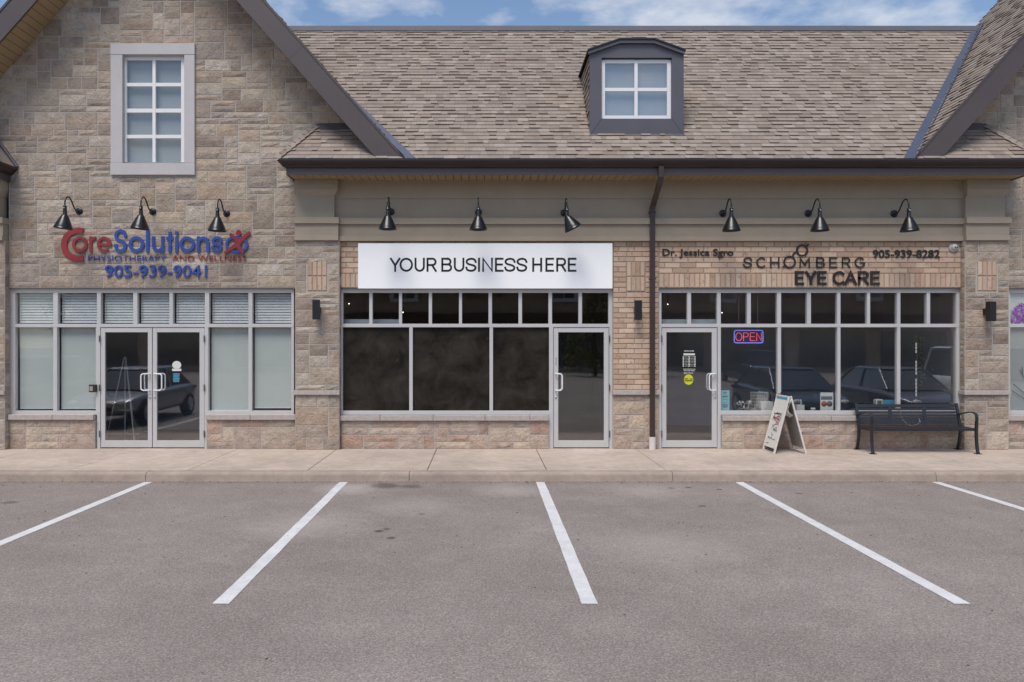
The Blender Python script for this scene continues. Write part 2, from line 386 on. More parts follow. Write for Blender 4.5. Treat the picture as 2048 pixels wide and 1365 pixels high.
def ashlar(mb, u0, u1, v0, v1, P, pal=STONE, holes=(), planes=(), row=.105, seed=0, j=.012):
    rs = random.Random(seed); du = .05
    nu = max(3, round((u1 - u0) / du)); du = (u1 - u0) / nu; nv = max(1, round((v1 - v0) / row)); dv = (v1 - v0) / nv
    occ = [[False] * nu for _ in range(nv)]
    for r in range(nv):
        for c in range(nu):
            x = u0 + (c + .5) * du; z = v0 + (r + .5) * dv
            if any(a < x < b and e < z < f for a, b, e, f in holes): occ[r][c] = True
            if any(a * x + b * z > cc + .9 for a, b, cc in planes): occ[r][c] = True
    for r in range(nv):
        c = 0
        while c < nu:
            if occ[r][c]: c += 1; continue
            h = rs.choices((1, 2, 3), (.42, .46, .12))[0]; h = min(h, nv - r)
            w_ = {1: rs.randint(4, 13), 2: rs.randint(4, 12), 3: rs.randint(6, 12)}[h]
            run = 0
            while c + run < nu and not occ[r][c + run]: run += 1
            w_ = min(w_, run)
            if run - w_ < 4: w_ = run if run < 15 else max(4, run - 5)
            while h > 1 and any(occ[r + k][c + q] for k in range(1, h) for q in range(w_)): h -= 1
            for k in range(h):
                for q in range(w_): occ[r + k][c + q] = True
            a, b = u0 + c * du + j / 2, u0 + (c + w_) * du - j / 2; e, f = v0 + r * dv + j / 2, v0 + (r + h) * dv - j / 2
            poly = [(a, e), (b, e), (b, f), (a, f)]
            for pa, pb, pc in planes: poly = clip(poly, pa, pb, pc) if poly else poly
            if len(poly) > 2: add_stone(mb, poly, P, vary(rs.choice(pal), .10))
            c += w_
def bricks(mb, u0, u1, v0, v1, P, rowh=.0925, ln=.285, j=.010, soldier=False, holes=(), seed=0, m=0):
    rs = random.Random(seed)
    if soldier:
        n = max(1, round((u1 - u0) / .0925)); d = (u1 - u0) / n
        for i in range(n):
            a, b = u0 + i * d + j / 2, u0 + (i + 1) * d - j / 2
            if any(p < (a + b) / 2 < q for p, q, _, _ in holes): continue
            add_stone(mb, [(a, v0 + j / 2), (b, v0 + j / 2), (b, v1 - j / 2), (a, v1 - j / 2)], P, vary(rs.choice(BRICKC), .08), 0, m)
        return
    n = max(1, round((v1 - v0) / rowh)); d = (v1 - v0) / n
    for r in range(n):
        x = u0 - (ln / 2 if r % 2 else 0) - .04
        while x < u1:
            a, b = max(x, u0) + j / 2, min(x + ln, u1) - j / 2; x += ln
            if b - a < .03: continue
            z0, z1 = v0 + r * d + j / 2, v0 + (r + 1) * d - j / 2; segs = [(a, b)]
            for p, q, e, f in holes:
                if e < (z0 + z1) / 2 < f:
                    ns = []
                    for s0, s1 in segs:
                        if s1 <= p or s0 >= q: ns.append((s0, s1)); continue
                        if p - j - s0 > .03: ns.append((s0, p - j))
                        if s1 - q - j > .03: ns.append((q + j, s1))
                    segs = ns
            for s0, s1 in segs:
                add_stone(mb, [(s0, z0), (s1, z0), (s1, z1), (s0, z1)], P, vary(rs.choice(BRICKC), .09), 0, m)
def shingles(mb, P, planes, u0, u1, v0, v1, ex=.116, seed=0, m=0):
    """P(u,v,h): u along the eave, v up the slope, h off the roof"""
    rs = random.Random(seed); i = 0; v = v0
    while v < v1 - .01:
        u = u0 - rs.uniform(0, .3); vt = min(v + ex * 1.12, v1)
        while u < u1:
            wd = rs.choice((.09, .12, .14, .17, .2, .24)); lift = rs.choice((.005, .006, .018)); a, b = max(u, u0), min(u + wd - .002, u1); u += wd
            if b <= a: continue
            poly = [(a, v), (b, v), (b, vt), (a, vt)]
            for pa, pb, pc in planes:
                poly = clip(poly, pa, pb, pc)
                if len(poly) < 3: break
            if len(poly) < 3: continue
            c = vary(rs.choice(SHING), .035)
            
            hh = lambda q: .004 + (lift + .006) * max(0, 1 - (q - v) / (ex * 1.12))
            n = len(poly); top = [P(p, q, hh(q)) for p, q in poly]; bot = [P(p, q, 0) for p, q in poly]
            mb.add(top, [list(range(n))], c, m)
            mb.add(top + bot, [(k + n, (k + 1) % n + n, (k + 1) % n, k) for k in range(n) if (poly[k][1] < v + .004 and poly[(k + 1) % n][1] < v + .004) or abs(poly[k][0] - poly[(k + 1) % n][0]) < .001], (c[0] * .64, c[1] * .64, c[2] * .64, c[3]), m)  # cut edges coloured darker, which also paints shadow lines under the tabs
        v += ex

# ------------------------------------------------------------------ ground
G = MB(); G.face([(-300, -400, 0), (300, -400, 0), (300, 200, 0), (-300, 200, 0)])
tag(G.build('asphalt_ground', M['asphalt']), kind='structure')
WH = .13; YK = -2.57
mb = MB(); mb.box(-40, 40, -2.36, .6, -.02, WH - .012, m=1)
x = -2.67 - 1.81 * 20
while x < 38:
    a, b = x + .005, x + 1.805
    for y0, y1 in ((-2.352, .3),):
        e = .006
        mb.add([(a, y0, WH - .03), (b, y0, WH - .03), (b, y1, WH - .03), (a, y1, WH - .03), (a, y0, WH - e), (b, y0, WH - e), (b, y1, WH - e), (a, y1, WH - e),
                (a + e, y0 + e, WH), (b - e, y0 + e, WH), (b - e, y1 - e, WH), (a + e, y1 - e, WH)],
               [(0, 1, 5, 4), (1, 2, 6, 5), (3, 0, 4, 7), (4, 5, 9, 8), (5, 6, 10, 9), (6, 7, 11, 10), (7, 4, 8, 11), (8, 9, 10, 11)], (1, 1, 1, random.random()))
    x += 1.81
tag(mb.build('sidewalk', [M['walk'], M['joint']]), kind='structure')
mb = MB(); prof = [(YK - .02, -.02), (YK - .012, .02), (YK - .002, WH - .04), (YK + .008, WH - .015), (YK + .03, WH - .001), (YK + .06, WH + .002), (-2.36, WH + .002), (-2.36, -.02)]
x = -1.11 - 3.91 * 9
while x < 38:
    a, b = x + .004, x + 3.906; n = len(prof)
    mb.add([(a, y, z) for y, z in prof] + [(b, y, z) for y, z in prof], [(i, i + n, (i + 1) % n + n, (i + 1) % n) for i in range(n)] + [list(range(n)), list(range(2 * n - 1, n - 1, -1))])
    x += 3.91
tag(mb.build('kerb', M['kerb']), kind='structure')
# a lip of dirt and grit collected in the gutter line
mb = MB(); rs = random.Random(3)
for k in range(420):
    x = rs.uniform(-9, 9); y = YK - .02 - abs(rs.gauss(0, .05)); r = rs.uniform(.004, .014)
    mb.add([(x - r, y, .001), (x, y - r * .7, .001), (x + r, y, .001), (x, y + r * .6, .001), (x, y, r * .7)], [(0, 1, 4), (1, 2, 4), (2, 3, 4), (3, 0, 4)])
for k in range(420):
    x = rs.uniform(-12, 12); y = -2.7 - abs(rs.gauss(0, 3.2)); r = rs.uniform(.005, .015)
    mb.add([(x - r, y, .001), (x, y - r * .7, .001), (x + r, y, .001), (x, y + r * .6, .001), (x, y, r * .6)], [(0, 1, 4), (1, 2, 4), (2, 3, 4), (3, 0, 4)])
tag(mb.build('grit', M['joint']), kind='stuff')
for x in (-13.6, -10.7, -7.8, -4.95, -2.07, .83, 3.76, 6.66, 9.55, 12.45):
    mb = MB(); n = 24
    rsl = random.Random(int(x * 100))
    L = [(x - .063 + rsl.uniform(-.003, .003), -7.95 + 5.30 * i / n, .004) for i in range(n + 1)]; Rr = [(x + .063 + rsl.uniform(-.003, .003), p[1], .004) for p in L]
    mb.add(L + Rr, [(i, i + n + 1, i + n + 2, i + 1) for i in range(n)])
    tag(mb.build('parking_line', M['paint']), kind='structure')

# ------------------------------------------------------------------ the plaza
ZE = 5.23; SL = 1.13; TH = math.atan(SL); CT, ST = math.cos(TH), math.sin(TH); YE = -.70; HW = 4.66
MID = 3.03; CL = -6.02; CR = 2 * MID - CL; TR = 3.135; YR = YE + TR; ZR = ZE + SL * TR; VR = TR / CT
B = empty('shopping_plaza', (0, 0, 0), 'stone and brick shopping plaza with gabled grey shingle roofs and glass shop fronts', 'building')
MAINP = lambda u, v, h: (u, YE + v * CT - h * ST, ZE + v * ST + h * CT)

def wing(name_seed, xa, xb, va, vb, ra, rb):
    """roof between valley starts va and vb; ra/rb = x of the return's hip corner at each end (None = no return)"""
    rf = MB(); pl = []; lo, hi = va - (TR if ra is not None else 0), vb + (TR if rb is not None else 0)
    if ra is not None: pl.append((-1, -CT, -va))                    # u >= va - v*CT
    if rb is not None: pl.append((1, -CT, vb))
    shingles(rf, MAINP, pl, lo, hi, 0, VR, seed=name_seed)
    dk = [(lo if ra is None else va, 0), (hi if rb is None else vb, 0), (hi, VR), (lo, VR)]
    rf.face([MAINP(u, v, -.004) for u, v in dk], m=1)
    rf.face([(lo, YR, ZR), (hi, YR, ZR), (hi, YR + TR + .7, ZE - .79), (lo, YR + TR + .7, ZE - .79)], m=1)
    for r_, vv, s in ((ra, va, 1), (rb, vb, -1)):
        if r_ is None: continue
        k = .83                                                     # hip runs back to the gable wall
        hp = [(-s, s * 0 + k * CT, -s * r_), (s, CT, s * vv)] if s == 1 else [(1, k * CT, r_), (-1, CT, -vv)]
        hp = [(-s, k * CT, -s * r_), (s, CT, s * vv)]
        top = .70 / CT - .17
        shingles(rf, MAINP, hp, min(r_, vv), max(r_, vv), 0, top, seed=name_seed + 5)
        rf.face([MAINP(r_, 0, -.004), MAINP(vv, 0, -.004), MAINP(vv - s * .70, .70 / CT, -.004), MAINP(r_ + s * k * .70, .70 / CT, -.004)][::s], m=1)
        # hip side facet, facing along the wall
        A = Vector((r_, YE, ZE)); Bp = Vector((r_, -.01, ZE)); Cp = Vector((r_ + s * k * .69, -.01, ZE + SL * .69))
        rf.add([A, Bp, Cp], [(0, 1, 2) if s == -1 else (0, 2, 1)], vary(SHING[1]), 0)
        for t in range(9):                                          # hip cap shingles
            p, q = A.lerp(Cp, t / 9), A.lerp(Cp, (t + 1.15) / 9); wv = Vector((s * .07, 0, -.03)); wf = Vector((0, -.09, -.07)); up = Vector((-s * .006, -.012, .014))
            c = vary(random.choice(SHING), .08)
            rf.add([p + up * 1.6, q + up * .7, q + wv * -1 + up * .3, p - wv + up * .9], [(0, 1, 2, 3)], c, 0)
            rf.add([p + up * 1.6, p + wf + up * 1.2, q + wf + up * .3, q + up * .7], [(0, 1, 2, 3)], c, 0)
    o = rf.build('roof', [M['shingle'], M['deck']], B)
    rc = MB()
    for k in range(int((hi - lo) / 3.05) + 1):
        a, b = lo + k * 3.05, min(lo + (k + 1) * 3.05 - .004, hi)
        e = .0015 * (k % 2)
        rc.prism([(YR - .13 - e, ZR - .10), (YR, ZR + .055 + e), (YR + .13, ZR - .10), (YR, ZR + .03)], a, b, lambda u, v, d: (d, u, v))
    rc.build('ridge_cap', M['dormer'], o)
    for r_, vv, s in ((ra, va, 1), (rb, vb, -1)):
        if r_ is None: continue
        fl = MB()                                                   # valley flashing
        A = Vector((vv, YE - .02, ZE - .02)); Zt = Vector((vv - s * TR, YR, ZR))
        nm = Vector((0, -ST, CT)); ng = Vector((s * ST, 0, CT)) ; dm = Vector((s, 0, 0)); dg = Vector((-s * CT, 0, ST))
        w0 = .20
        a0, a1 = A + nm * .026, Zt + nm * .026; b0, b1 = a0 + dm * w0, a1 + dm * (w0 * .6)
        lift = Vector((0, -.02, .03))
        fl.add([a0, b0, b1, a1], [(0, 1, 2, 3) if s == 1 else (3, 2, 1, 0)])
        fl.add([a0, a1, a1 + lift + dg * .02, a0 + lift + dg * .02], [(0, 1, 2, 3) if s == 1 else (3, 2, 1, 0)])
        c0, c1 = a0 + lift + dg * .02, a1 + lift + dg * .02
        fl.add([c0, c1, c1 + Vector((0, -.11, 0)) + lift * .2, c0 + Vector((0, -.03, 0))], [(0, 1, 2, 3) if s == 1 else (3, 2, 1, 0)])
        fl.build('valley_flashing', M['flash'], o)
        hf = MB()                                                   # metal apron where the return meets the gable wall
        k = .83; zt = ZE + SL * .70
        xa_, xb_ = r_ + s * (k * .57), vv - s * .78
        hf.add([(xa_, -.145, zt - .155), (xb_, -.145, zt - .155), (xb_, -.012, zt + .03), (r_ + s * k * .69, -.012, zt + .03)], [(0, 1, 2, 3) if s == 1 else (3, 2, 1, 0)])
        p0 = Vector((r_ - s * .0, -.02, ZE + .02)); hf.add([p0, Vector((r_ + s * .05, -.16, ZE + .03)), (xa_, -.15, zt - .15), (r_ + s * k * .69, -.012, zt + .03)], [(0, 1, 2, 3) if s == 1 else (3, 2, 1, 0)])
        hf.tube([Vector((r_ - s * .01, -.03, ZE + .02)), Vector((r_ + s * k * .66, -.03, ZE + SL * .69 + .02))], .03, 6)
        hf.build('apron_flashing', M['dormer'], o)
    # eave: fascia, gutter, soffit
    e0 = ra + .12 if ra is not None else xa; e1 = rb - .12 if rb is not None else xb
    f = MB(); f.box(e0, e1, -.61, -.585, 4.978, 5.20)
    if ra is not None: f.box(e0, e0 + .025, -.585, -.016, 4.978, 5.20)
    if rb is not None: f.box(e1 - .025, e1, -.585, -.016, 4.978, 5.20)
    f.build('fascia', M['rake'], B)
    prof = [(.0, 5.095), (.03, 5.10), (.055, 5.118), (.075, 5.145), (.10, 5.175), (.122, 5.192), (.13, 5.20), (.13, 5.238), (.12, 5.240), (.118, 5.205), (.02, 5.16), (.0, 5.20)]
    path = []
    if ra is not None: path.append(((e0, -.014), (-1, 0)))
    path.append(((e0, -.612), (-1, -1) if ra is not None else (0, -1)))
    path.append(((e1, -.612), (1, -1) if rb is not None else (0, -1)))
    if rb is not None: path.append(((e1, -.014), (1, 0)))
    g = MB(); n = len(prof); V = []
    for (px_, py_), (nx, ny) in path:
        for d, z in prof: V.append((px_ + nx * d, py_ + ny * d, z))
    k = len(path)
    g.add(V, [(i * n + j, i * n + (j + 1) % n, (i + 1) * n + (j + 1) % n, (i + 1) * n + j) for i in range(k - 1) for j in range(n)] + [list(range(n)), list(range(k * n - 1, (k - 1) * n - 1, -1))])
    g.build('gutter', M['gutter'], B)
    s_ = MB(); x = e0 + .027
    while x < e1 - .03:
        b = min(x + .126, e1 - .027)
        s_.box(x, b, -.584, -.04, 4.992, 5.01); x += .137
    s_.box(e0 + .026, e1 - .026, -.584, -.04, 5.012, 5.02, m=1)
    s_.build('soffit', [M['soffit'], M['deck']], B)

BANDS = ((4.668, 5.0, .07), (4.312, 4.668, .052), (4.202, 4.312, .10), (3.985, 4.202, .055), (3.90, 3.985, .085))
def frieze(xa, xb):
    f = MB()
    for z0, z1, d in BANDS: f.box(xa, xb, -d, .25, z0, z1)
    f.build('frieze', M['stucco'], B, .003)
def pilaster(xa, xb, seed):
    yf = -.12; pb = MB(); pn = ((xa + xb) / 2 - .175, (xa + xb) / 2 + .175, 2.99, 3.535)
    pb.box(xa, xb, yf, .25, WH - .05, 3.90, m=1)
    ashlar(pb, xa, xb, WH, 1.12, facade(yf), seed=seed); ashlar(pb, xa, xb, 1.20, 3.90, facade(yf), holes=[pn], seed=seed + 1)
    for xs, sg in ((xa, -1), (xb, 1)):
        Ps = lambda u, v, d, xs=xs, sg=sg: (xs + sg * d, u if sg == 1 else -u - .0, v)
        a, b = (yf + .004, .03) if sg == 1 else (-.03, -yf - .004)
        ashlar(pb, a, b, WH, 3.90, Ps, seed=seed + 3)
    o = pb.build('pilaster', [M['stone'], M['mortar']], B)
    p2 = MB(); u0, u1, z0, z1 = pn
    p2.box(u0, u1, yf - .002, yf + .02, z0, z1, m=1)
    for k in range(2):
        zz0 = z0 + (z1 - z0) / 2 * k
        bricks(p2, u0 + .004, u1 - .004, zz0 + .004, zz0 + (z1 - z0) / 2 - .004, facade(yf - .002), soldier=True, seed=seed + 9 + k)
    p2.build('brick_panel', [M['brick'], M['bmortar']], o)
    bd = MB(); bd.box(xa - .035, xb + .012, yf - .05, yf - .001, 1.122, 1.198); bd.box(xa - .035, xa - .014, yf, .02, 1.122, 1.198); bd.build('stone_band', M['limestone'], o, .006)
    cp = MB(); a, b = xa, xb
    cp.box(a, b - .018, yf - .07, yf + .30, 4.815, 4.99)
    pr = [(a, 4.815), (b - .018, 4.815), (b - .085, 4.70), (a + .03, 4.70)]
    n = 4; V = [(a, yf - .07, 4.814), (b - .018, yf - .07, 4.814), (b - .085, yf - .02, 4.70), (a + .03, yf - .02, 4.70), (a, .1, 4.814), (b - .018, .1, 4.814), (b - .085, .1, 4.70), (a + .03, .1, 4.70)]
    cp.add(V, [(3, 2, 1, 0), (2, 6, 5, 1), (0, 4, 7, 3), (7, 6, 2, 3)])
    cp.box(a, b - .085, yf - .02, .1, 4.312, 4.70); cp.box(a - .01, b + .005, yf - .075, .1, 4.202, 4.312); cp.box(a, b - .012, yf - .035, .1, 3.985, 4.202); cp.box(a - .006, b - .010, yf - .06, .1, 3.90, 3.985)
    cp.build('pilaster_cap', M['stucco'], o, .003)

def gable(c, seed, win):
    zg = lambda x: ZE + SL * (HW - abs(x - c)); pk = ZE + SL * HW
    wl = MB(); half = 2.62
    holes = [(c - 9, c - half, 0, 4.96), (c + half, c + 9, 0, 4.96)]
    if win: holes.append((c - .74, c + .74, 5.13, 7.46))
    planes = [(SL, 1, ZE + SL * (HW + c) - .12), (-SL, 1, ZE + SL * (HW - c) - .12)]
    ashlar(wl, c - HW, c + HW, 3.06, pk - .1, facade(0), holes=holes, planes=planes, seed=seed, row=.107)
    for (xa, xb, z0, z1) in ((c - half, c + half, 3.055, 5.10), (c - HW - .0, c + HW, 5.10, 5.14)):
        wl.box(xa, xb, 0, .2, z0, z1, m=1)
    if win:
        wl.prism([(c - HW, 5.14), (c - .74, 5.14), (c - .74, zg(c - .74) - .1), (c - HW, zg(c - HW) + .001)], 0, .2, lambda u, v, d: (u, d, v), m=1)
        wl.prism([(c + HW, 5.14), (c + HW, zg(c + HW) + .001), (c + .74, zg(c + .74) - .1), (c + .74, 5.14)], 0, .2, lambda u, v, d: (u, d, v), m=1)
        wl.prism([(c - .74, 7.46), (c + .74, 7.46), (c + .74, zg(c + .74) - .1), (c, pk - .1), (c - .74, zg(c - .74) - .1)], 0, .2, lambda u, v, d: (u, d, v), m=1)
    else:
        wl.prism([(c - HW, 5.14), (c + HW, 5.14), (c, pk - .1)], 0, .2, lambda u, v, d: (u, d, v), m=1)
    wl.build('stone_wall', [M['stone'], M['mortar']], B)
    rf = MB(); YB = 2.75; VP = HW / CT
    for s in (1, -1):
        P = (lambda u, v, h, s=s: (c + s * (HW - v * CT) + s * h * ST, u, ZE + v * ST + h * CT))
        pl = [(1, -CT, YE + .02)] if True else []
        yb = lambda v: YE + v * CT
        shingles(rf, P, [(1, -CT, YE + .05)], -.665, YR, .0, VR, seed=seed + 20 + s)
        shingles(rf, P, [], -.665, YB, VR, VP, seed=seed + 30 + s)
        fc = [(-.66, 0), (YE + .05, 0), (YR, VR), (YB, VR), (YB, VP), (-.66, VP)]
        rf.face([P(u, v, -.004) for u, v in fc], m=1); rf.face([P(u, v, -.05) for u, v in fc][::-1], m=1)
    rf.face([(c - HW, YB, ZE), (c + HW, YB, ZE), (c, YB, pk)], m=1)
    o = rf.build('roof', [M['shingle'], M['deck']], B)
    rc = MB(); rc.prism([(c - .12, pk - .1), (c, pk + .04), (c + .12, pk - .1), (c, pk + .02)], -.67, YB, lambda u, v, d: (u, d, v)); rc.build('ridge_cap', M['dormer'], o)
    for s in (1, -1):
        rb = MB(); zb = ZE - .02; tp = -.008; bt = -.545
        # board with mitred peak; lower end cut level at the gutter
        xo = HW - (zb - ZE - tp) / SL; xi = HW - (zb - ZE - bt) / SL
        poly = [(c, pk + tp), (c + s * xo, zb), (c + s * xi, zb), (c, pk + bt)]
        rb.prism(poly, -.66, -.62, lambda u, v, d: (u, d, v))
        rb.prism([(c, pk + tp + .022), (c + s * xo, zb + .022), (c + s * xo, zb - .028), (c, pk + tp - .03)], -.672, -.661, lambda u, v, d: (u, d, v))
        for k in (.28, .62):                                        # lap joints of the metal cladding
            x0 = c + s * xo * k; z0 = pk + tp + (zb - pk - tp) * k
            t = Vector((s * CT, 0, -ST)); q = Vector((-s * ST, 0, -CT)); p = Vector((x0, -.662, z0)) + q * .02
            rb.add([p, p + t * .006, p + t * .006 + q * .33, p + q * .33], [(0, 1, 2, 3)])
        rb.build('rake_board', M['rake'], B)
        sf = MB(); n = 30
        sf.prism([(c, pk + bt + .06), (c + s * xi, zb + .06), (c + s * xi, zb + .045), (c, pk + bt + .045)], -.62, -.025, lambda u, v, d: (u, d, v))
        L = math.hypot(xi, pk + bt - zb)
        for k in range(int(L / .14)):
            t0 = k * .14 / L; t1 = t0 + .008 / L
            a = (c + s * xi * t0, pk + bt + .043 + (zb - pk - bt) * t0); b = (c + s * xi * t1, pk + bt + .043 + (zb - pk - bt) * t1)
            sf.add([(a[0], -.62, a[1]), (b[0], -.62, b[1]), (b[0], -.03, b[1]), (a[0], -.03, a[1])], [(0, 1, 2, 3)], m=1)
        sf.build('rake_soffit', [M['soffit'], M['deck']], B)
    if win: gable_window(c)

def pane(parent, x0, x1, z0, z1, y, mat=None, name='pane', th=.012):
    p = MB(); p.box(x0, x1, y, y + th, z0, z1) if th > .1 else p.face([(x0, y, z0), (x1, y, z0), (x1, y, z1), (x0, y, z1)])
    return p.build(name, mat or M['glass'], parent)

def gable_window(c):
    dx = c - CL
    X = lambda p, Y=-.03: PX(p, Y) + dx
    Y = -.03; f = MB()
    tx0, tx1 = X(247), X(368.5); ztop, zbot = PZ(111, Y), PZ(326, Y)
    y0, y1 = .04, .10
    xs = [(X(247, .04), X(253, .04)), (X(304.8, .04), X(311, .04)), (X(362, .04), X(368.5, .04))]
    zs = [(PZ(325.4, .04), PZ(322.7, .04) - .02), (PZ(277, .04), PZ(270, .04)), (PZ(225.5, .04), PZ(217.6, .04)), (PZ(173, .04), PZ(166, .04)), (PZ(120.5, .04), PZ(112, .04))]
    for a, b in xs: f.box(a, b, y0, y1, zs[0][0], zs[-1][1])
    for i, (a, b) in enumerate(zs):
        for (p, q) in ((xs[0][1], xs[1][0]), (xs[1][1], xs[2][0])): f.box(p, q, y0 + .004, y1 - .004, a, b)
    o = f.build('gable_window', M['white'], B, .004)
    t = MB(); a, b = X(221.4), X(390)
    t.box(a, b, -.05, .03, PZ(110, Y), PZ(87.8, Y)); t.box(a, b, -.05, .03, PZ(350.5, Y), PZ(327, Y))
    t.box(a + .003, X(245.5), -.045, .03, PZ(327, Y) + .002, PZ(110, Y) - .002); t.box(X(368.9), b - .003, -.045, .03, PZ(327, Y) + .002, PZ(110, Y) - .002)
    t.build('window_surround', M['trim'], o, .006)
    bk = MB(); bk.box(xs[0][0], xs[2][1], .14, .16, zs[0][0], zs[-1][1]); bk.build('blind', M['frost'], o)
    for i in range(4):
        for (p, q) in ((xs[0][1], xs[1][0]), (xs[1][1], xs[2][0])): pane(o, p, q, zs[i][1], zs[i + 1][0], .07, M['glass'])

wing(11, -3.4, 9.4, CL + HW, CR - HW, -3.56, 2 * MID + 3.56)
wing(12, -19, -8.6, -19, CL - HW, None, 2 * CL + 3.56)
wing(13, CR + 2.6, 26, CR + HW, 26, 2 * CR - (2 * MID + 3.56), None)
gable(CL, 100, True); gable(CR, 200, True)
PL = (-3.40, -2.61)
PILS = [PL, (2 * MID - PL[1], 2 * MID - PL[0]), (2 * CL - PL[1], 2 * CL - PL[0]), (2 * CR - (2 * MID - PL[0]), 2 * CR - (2 * MID - PL[1]))]
for i, (a, b) in enumerate(PILS): pilaster(a, b, 300 + 10 * i)
frieze(PILS[0][1] - .12, PILS[1][0] + .03); frieze(-19, PILS[2][0] + .03); frieze(PILS[3][1] - .12, 26)

# brick and stone walls of the middle range
def bwall(xa, xb, z0, z1, soldier, seed, holes=(), name='brick_wall', y=0.0):
    w_ = MB(); w_.box(xa, xb, y, .2, z0, z1, m=1)
    zs = z0 + .265 if soldier else z0
    if soldier: bricks(w_, xa, xb, z0 + .005, zs, facade(y), soldier=True, seed=seed)
    bricks(w_, xa, xb, zs, z1, facade(y), seed=seed + 1, holes=holes)
    return w_.build(name, [M['brick'], M['bmortar']], B)
PIER = (2.345, 3.178)
bwall(PL[1], PIER[0], 3.055, 3.90, True, 41); bwall(PIER[1], PILS[1][0], 3.055, 3.90, True, 43)
pn = (PX(1253), PX(1290), 2.99, 3.535)
pw = bwall(PIER[0], PIER[1], 1.205, 3.90, False, 45, [pn])
p2 = MB()
p2.box(pn[0], pn[1], -.004, .0, pn[2], pn[3], m=1)
for k in range(2):
    z = pn[2] + (pn[3] - pn[2]) / 2 * k
    bricks(p2, pn[0] + .003, pn[1] - .003, z + .004, z + (pn[3] - pn[2]) / 2 - .004, facade(-.004), soldier=True, seed=50 + k)
p2.build('brick_panel', [M['brick'], M['bmortar']], pw)
def swall(xa, xb, z0, z1, seed, pal=PINKSTONE, row=.12):
    w_ = MB(); w_.box(xa, xb, 0, .2, z0 - .05, z1, m=1); ashlar(w_, xa, xb, z0, z1, facade(0), pal, seed=seed, row=row)
    return w_.build('stone_base', [M['stone'], M['mortar']], B)
swall(PIER[0], PIER[1], WH, 1.115, 61)
ld = MB(); ld.box(PIER[0] - .012, PIER[1] + .012, -.055, .19, 1.1155, 1.2045); ld.build('stone_band', M['limestone'], B, .006)
def sill(xa, xb, z0, z1, seed):
    s_ = MB(); rs = random.Random(seed); x = xa
    while x < xb - .01:
        b = min(x + rs.uniform(.75, 1.0), xb)
        if xb - b < .25: b = xb
        s_.box(x, b - .006, -.06, .045, z0, z1 - random.uniform(0, .004)); x = b
    s_.build('sill', M['limestone'], B, .008)
sill(PX(675), PX(1098), .645, .742, 1); swall(PL[1] + .015, PX(1098), WH, .645, 63)
sill(PX(1443.6), PILS[1][0] - .02, .642, .738, 2); swall(PX(1443.6), PILS[1][0] - .01, WH, .642, 65)
sill(PX(413.5), PL[0] - .012, .66, .76, 3); swall(PX(413), PL[0] - .01, WH, .66, 67)
sill(PILS[2][1] + .012, PX(190), .66, .76, 4); swall(PILS[2][1] + .01, PX(190), WH, .66, 69)
sill(PILS[1][1] + .012, PILS[3][0] - .012, .645, .745, 5); swall(PILS[1][1] + .01, PILS[3][0] - .01, WH, .645, 71)
bwall(-19, PILS[2][0], WH, 3.90, False, 81); bwall(PILS[3][1], 26, WH, 3.90, False, 83)
for xa, xb in ((PL[1], PIER[0]), (PIER[1], PILS[1][0]), (PILS[2][1], PL[0]), (PILS[1][1], PILS[3][0])):
    l_ = MB(); l_.box(xa, xb, -.006, .12, 3.042, 3.053); l_.build('lintel', M['lintel'], B)

# ------------------------------------------------------------------ shop fronts
YF = .05
def hinge_tree(d, x, zs):
    for z in zs:
        h = MB(); h.tube([(x, YF - .03, z - .06), (x, YF - .03, z + .06)], .011, 8); h.build('hinge', M['lintel'], d)
def make_door(px0, px1, gx0, gx1, handle_px, side, mat):
    """px0..px1 leaf edges, gx0..gx1 glass edges; handle spans handle_px (post, grip)"""
    d = MB(); X = lambda p: PX(p, YF); z0, z1 = .15, PZ(656, YF); gz0, gz1 = PZ(881.5, YF), PZ(665, YF)
    d.box(X(px0), X(gx0), YF, YF + .045, z0, z1); d.box(X(gx1), X(px1), YF, YF + .045, z0, z1)
    d.box(X(gx0), X(gx1), YF + .001, YF + .044, z0, gz0); d.box(X(gx0), X(gx1), YF + .001, YF + .044, gz1, z1)
    o = d.build('door', M['alu'], B, .003)
    pane(o, X(gx0), X(gx1), gz0, gz1, YF + .022, mat)
    g = MB()
    for yy, sg in ((YF - .055, 1), (YF + .10, -1)):
        a, b = X(handle_px[0]), X(handle_px[1]); zt, zb = PZ(748, YF), PZ(781, YF); r = .045 * (1 if b > a else -1)
        pth = [(a, YF + (.045 if sg < 0 else 0), zt), (a, yy, zt)] + [(b - r + r * math.sin(t), yy, zt - abs(r) + abs(r) * math.cos(t)) for t in (0, .5, 1.05, 1.57)] + [(b - r + r * math.cos(t), yy, zb + abs(r) - abs(r) * math.sin(t)) for t in (0, .5, 1.05, 1.57)] + [(a, yy, zb), (a, YF + (.045 if sg < 0 else 0), zb)]
        g.tube(pth, .0125, 8)
    g.build('handle', M['white'], o)
    lk = MB(); lk.lathe([(0, .012), (.018, .012), (.018, 0)], Matrix.Translation((X(handle_px[0]), YF, PZ(795, YF))) @ Matrix.Rotation(R(90), 4, 'X'), 14); lk.build('lock', M['steel'], o)
    hx = X(px0) - .01 if side < 0 else X(px1) + .01
    hinge_tree(o, hx, (PZ(678, YF), PZ(776, YF), PZ(868, YF)))
    return o
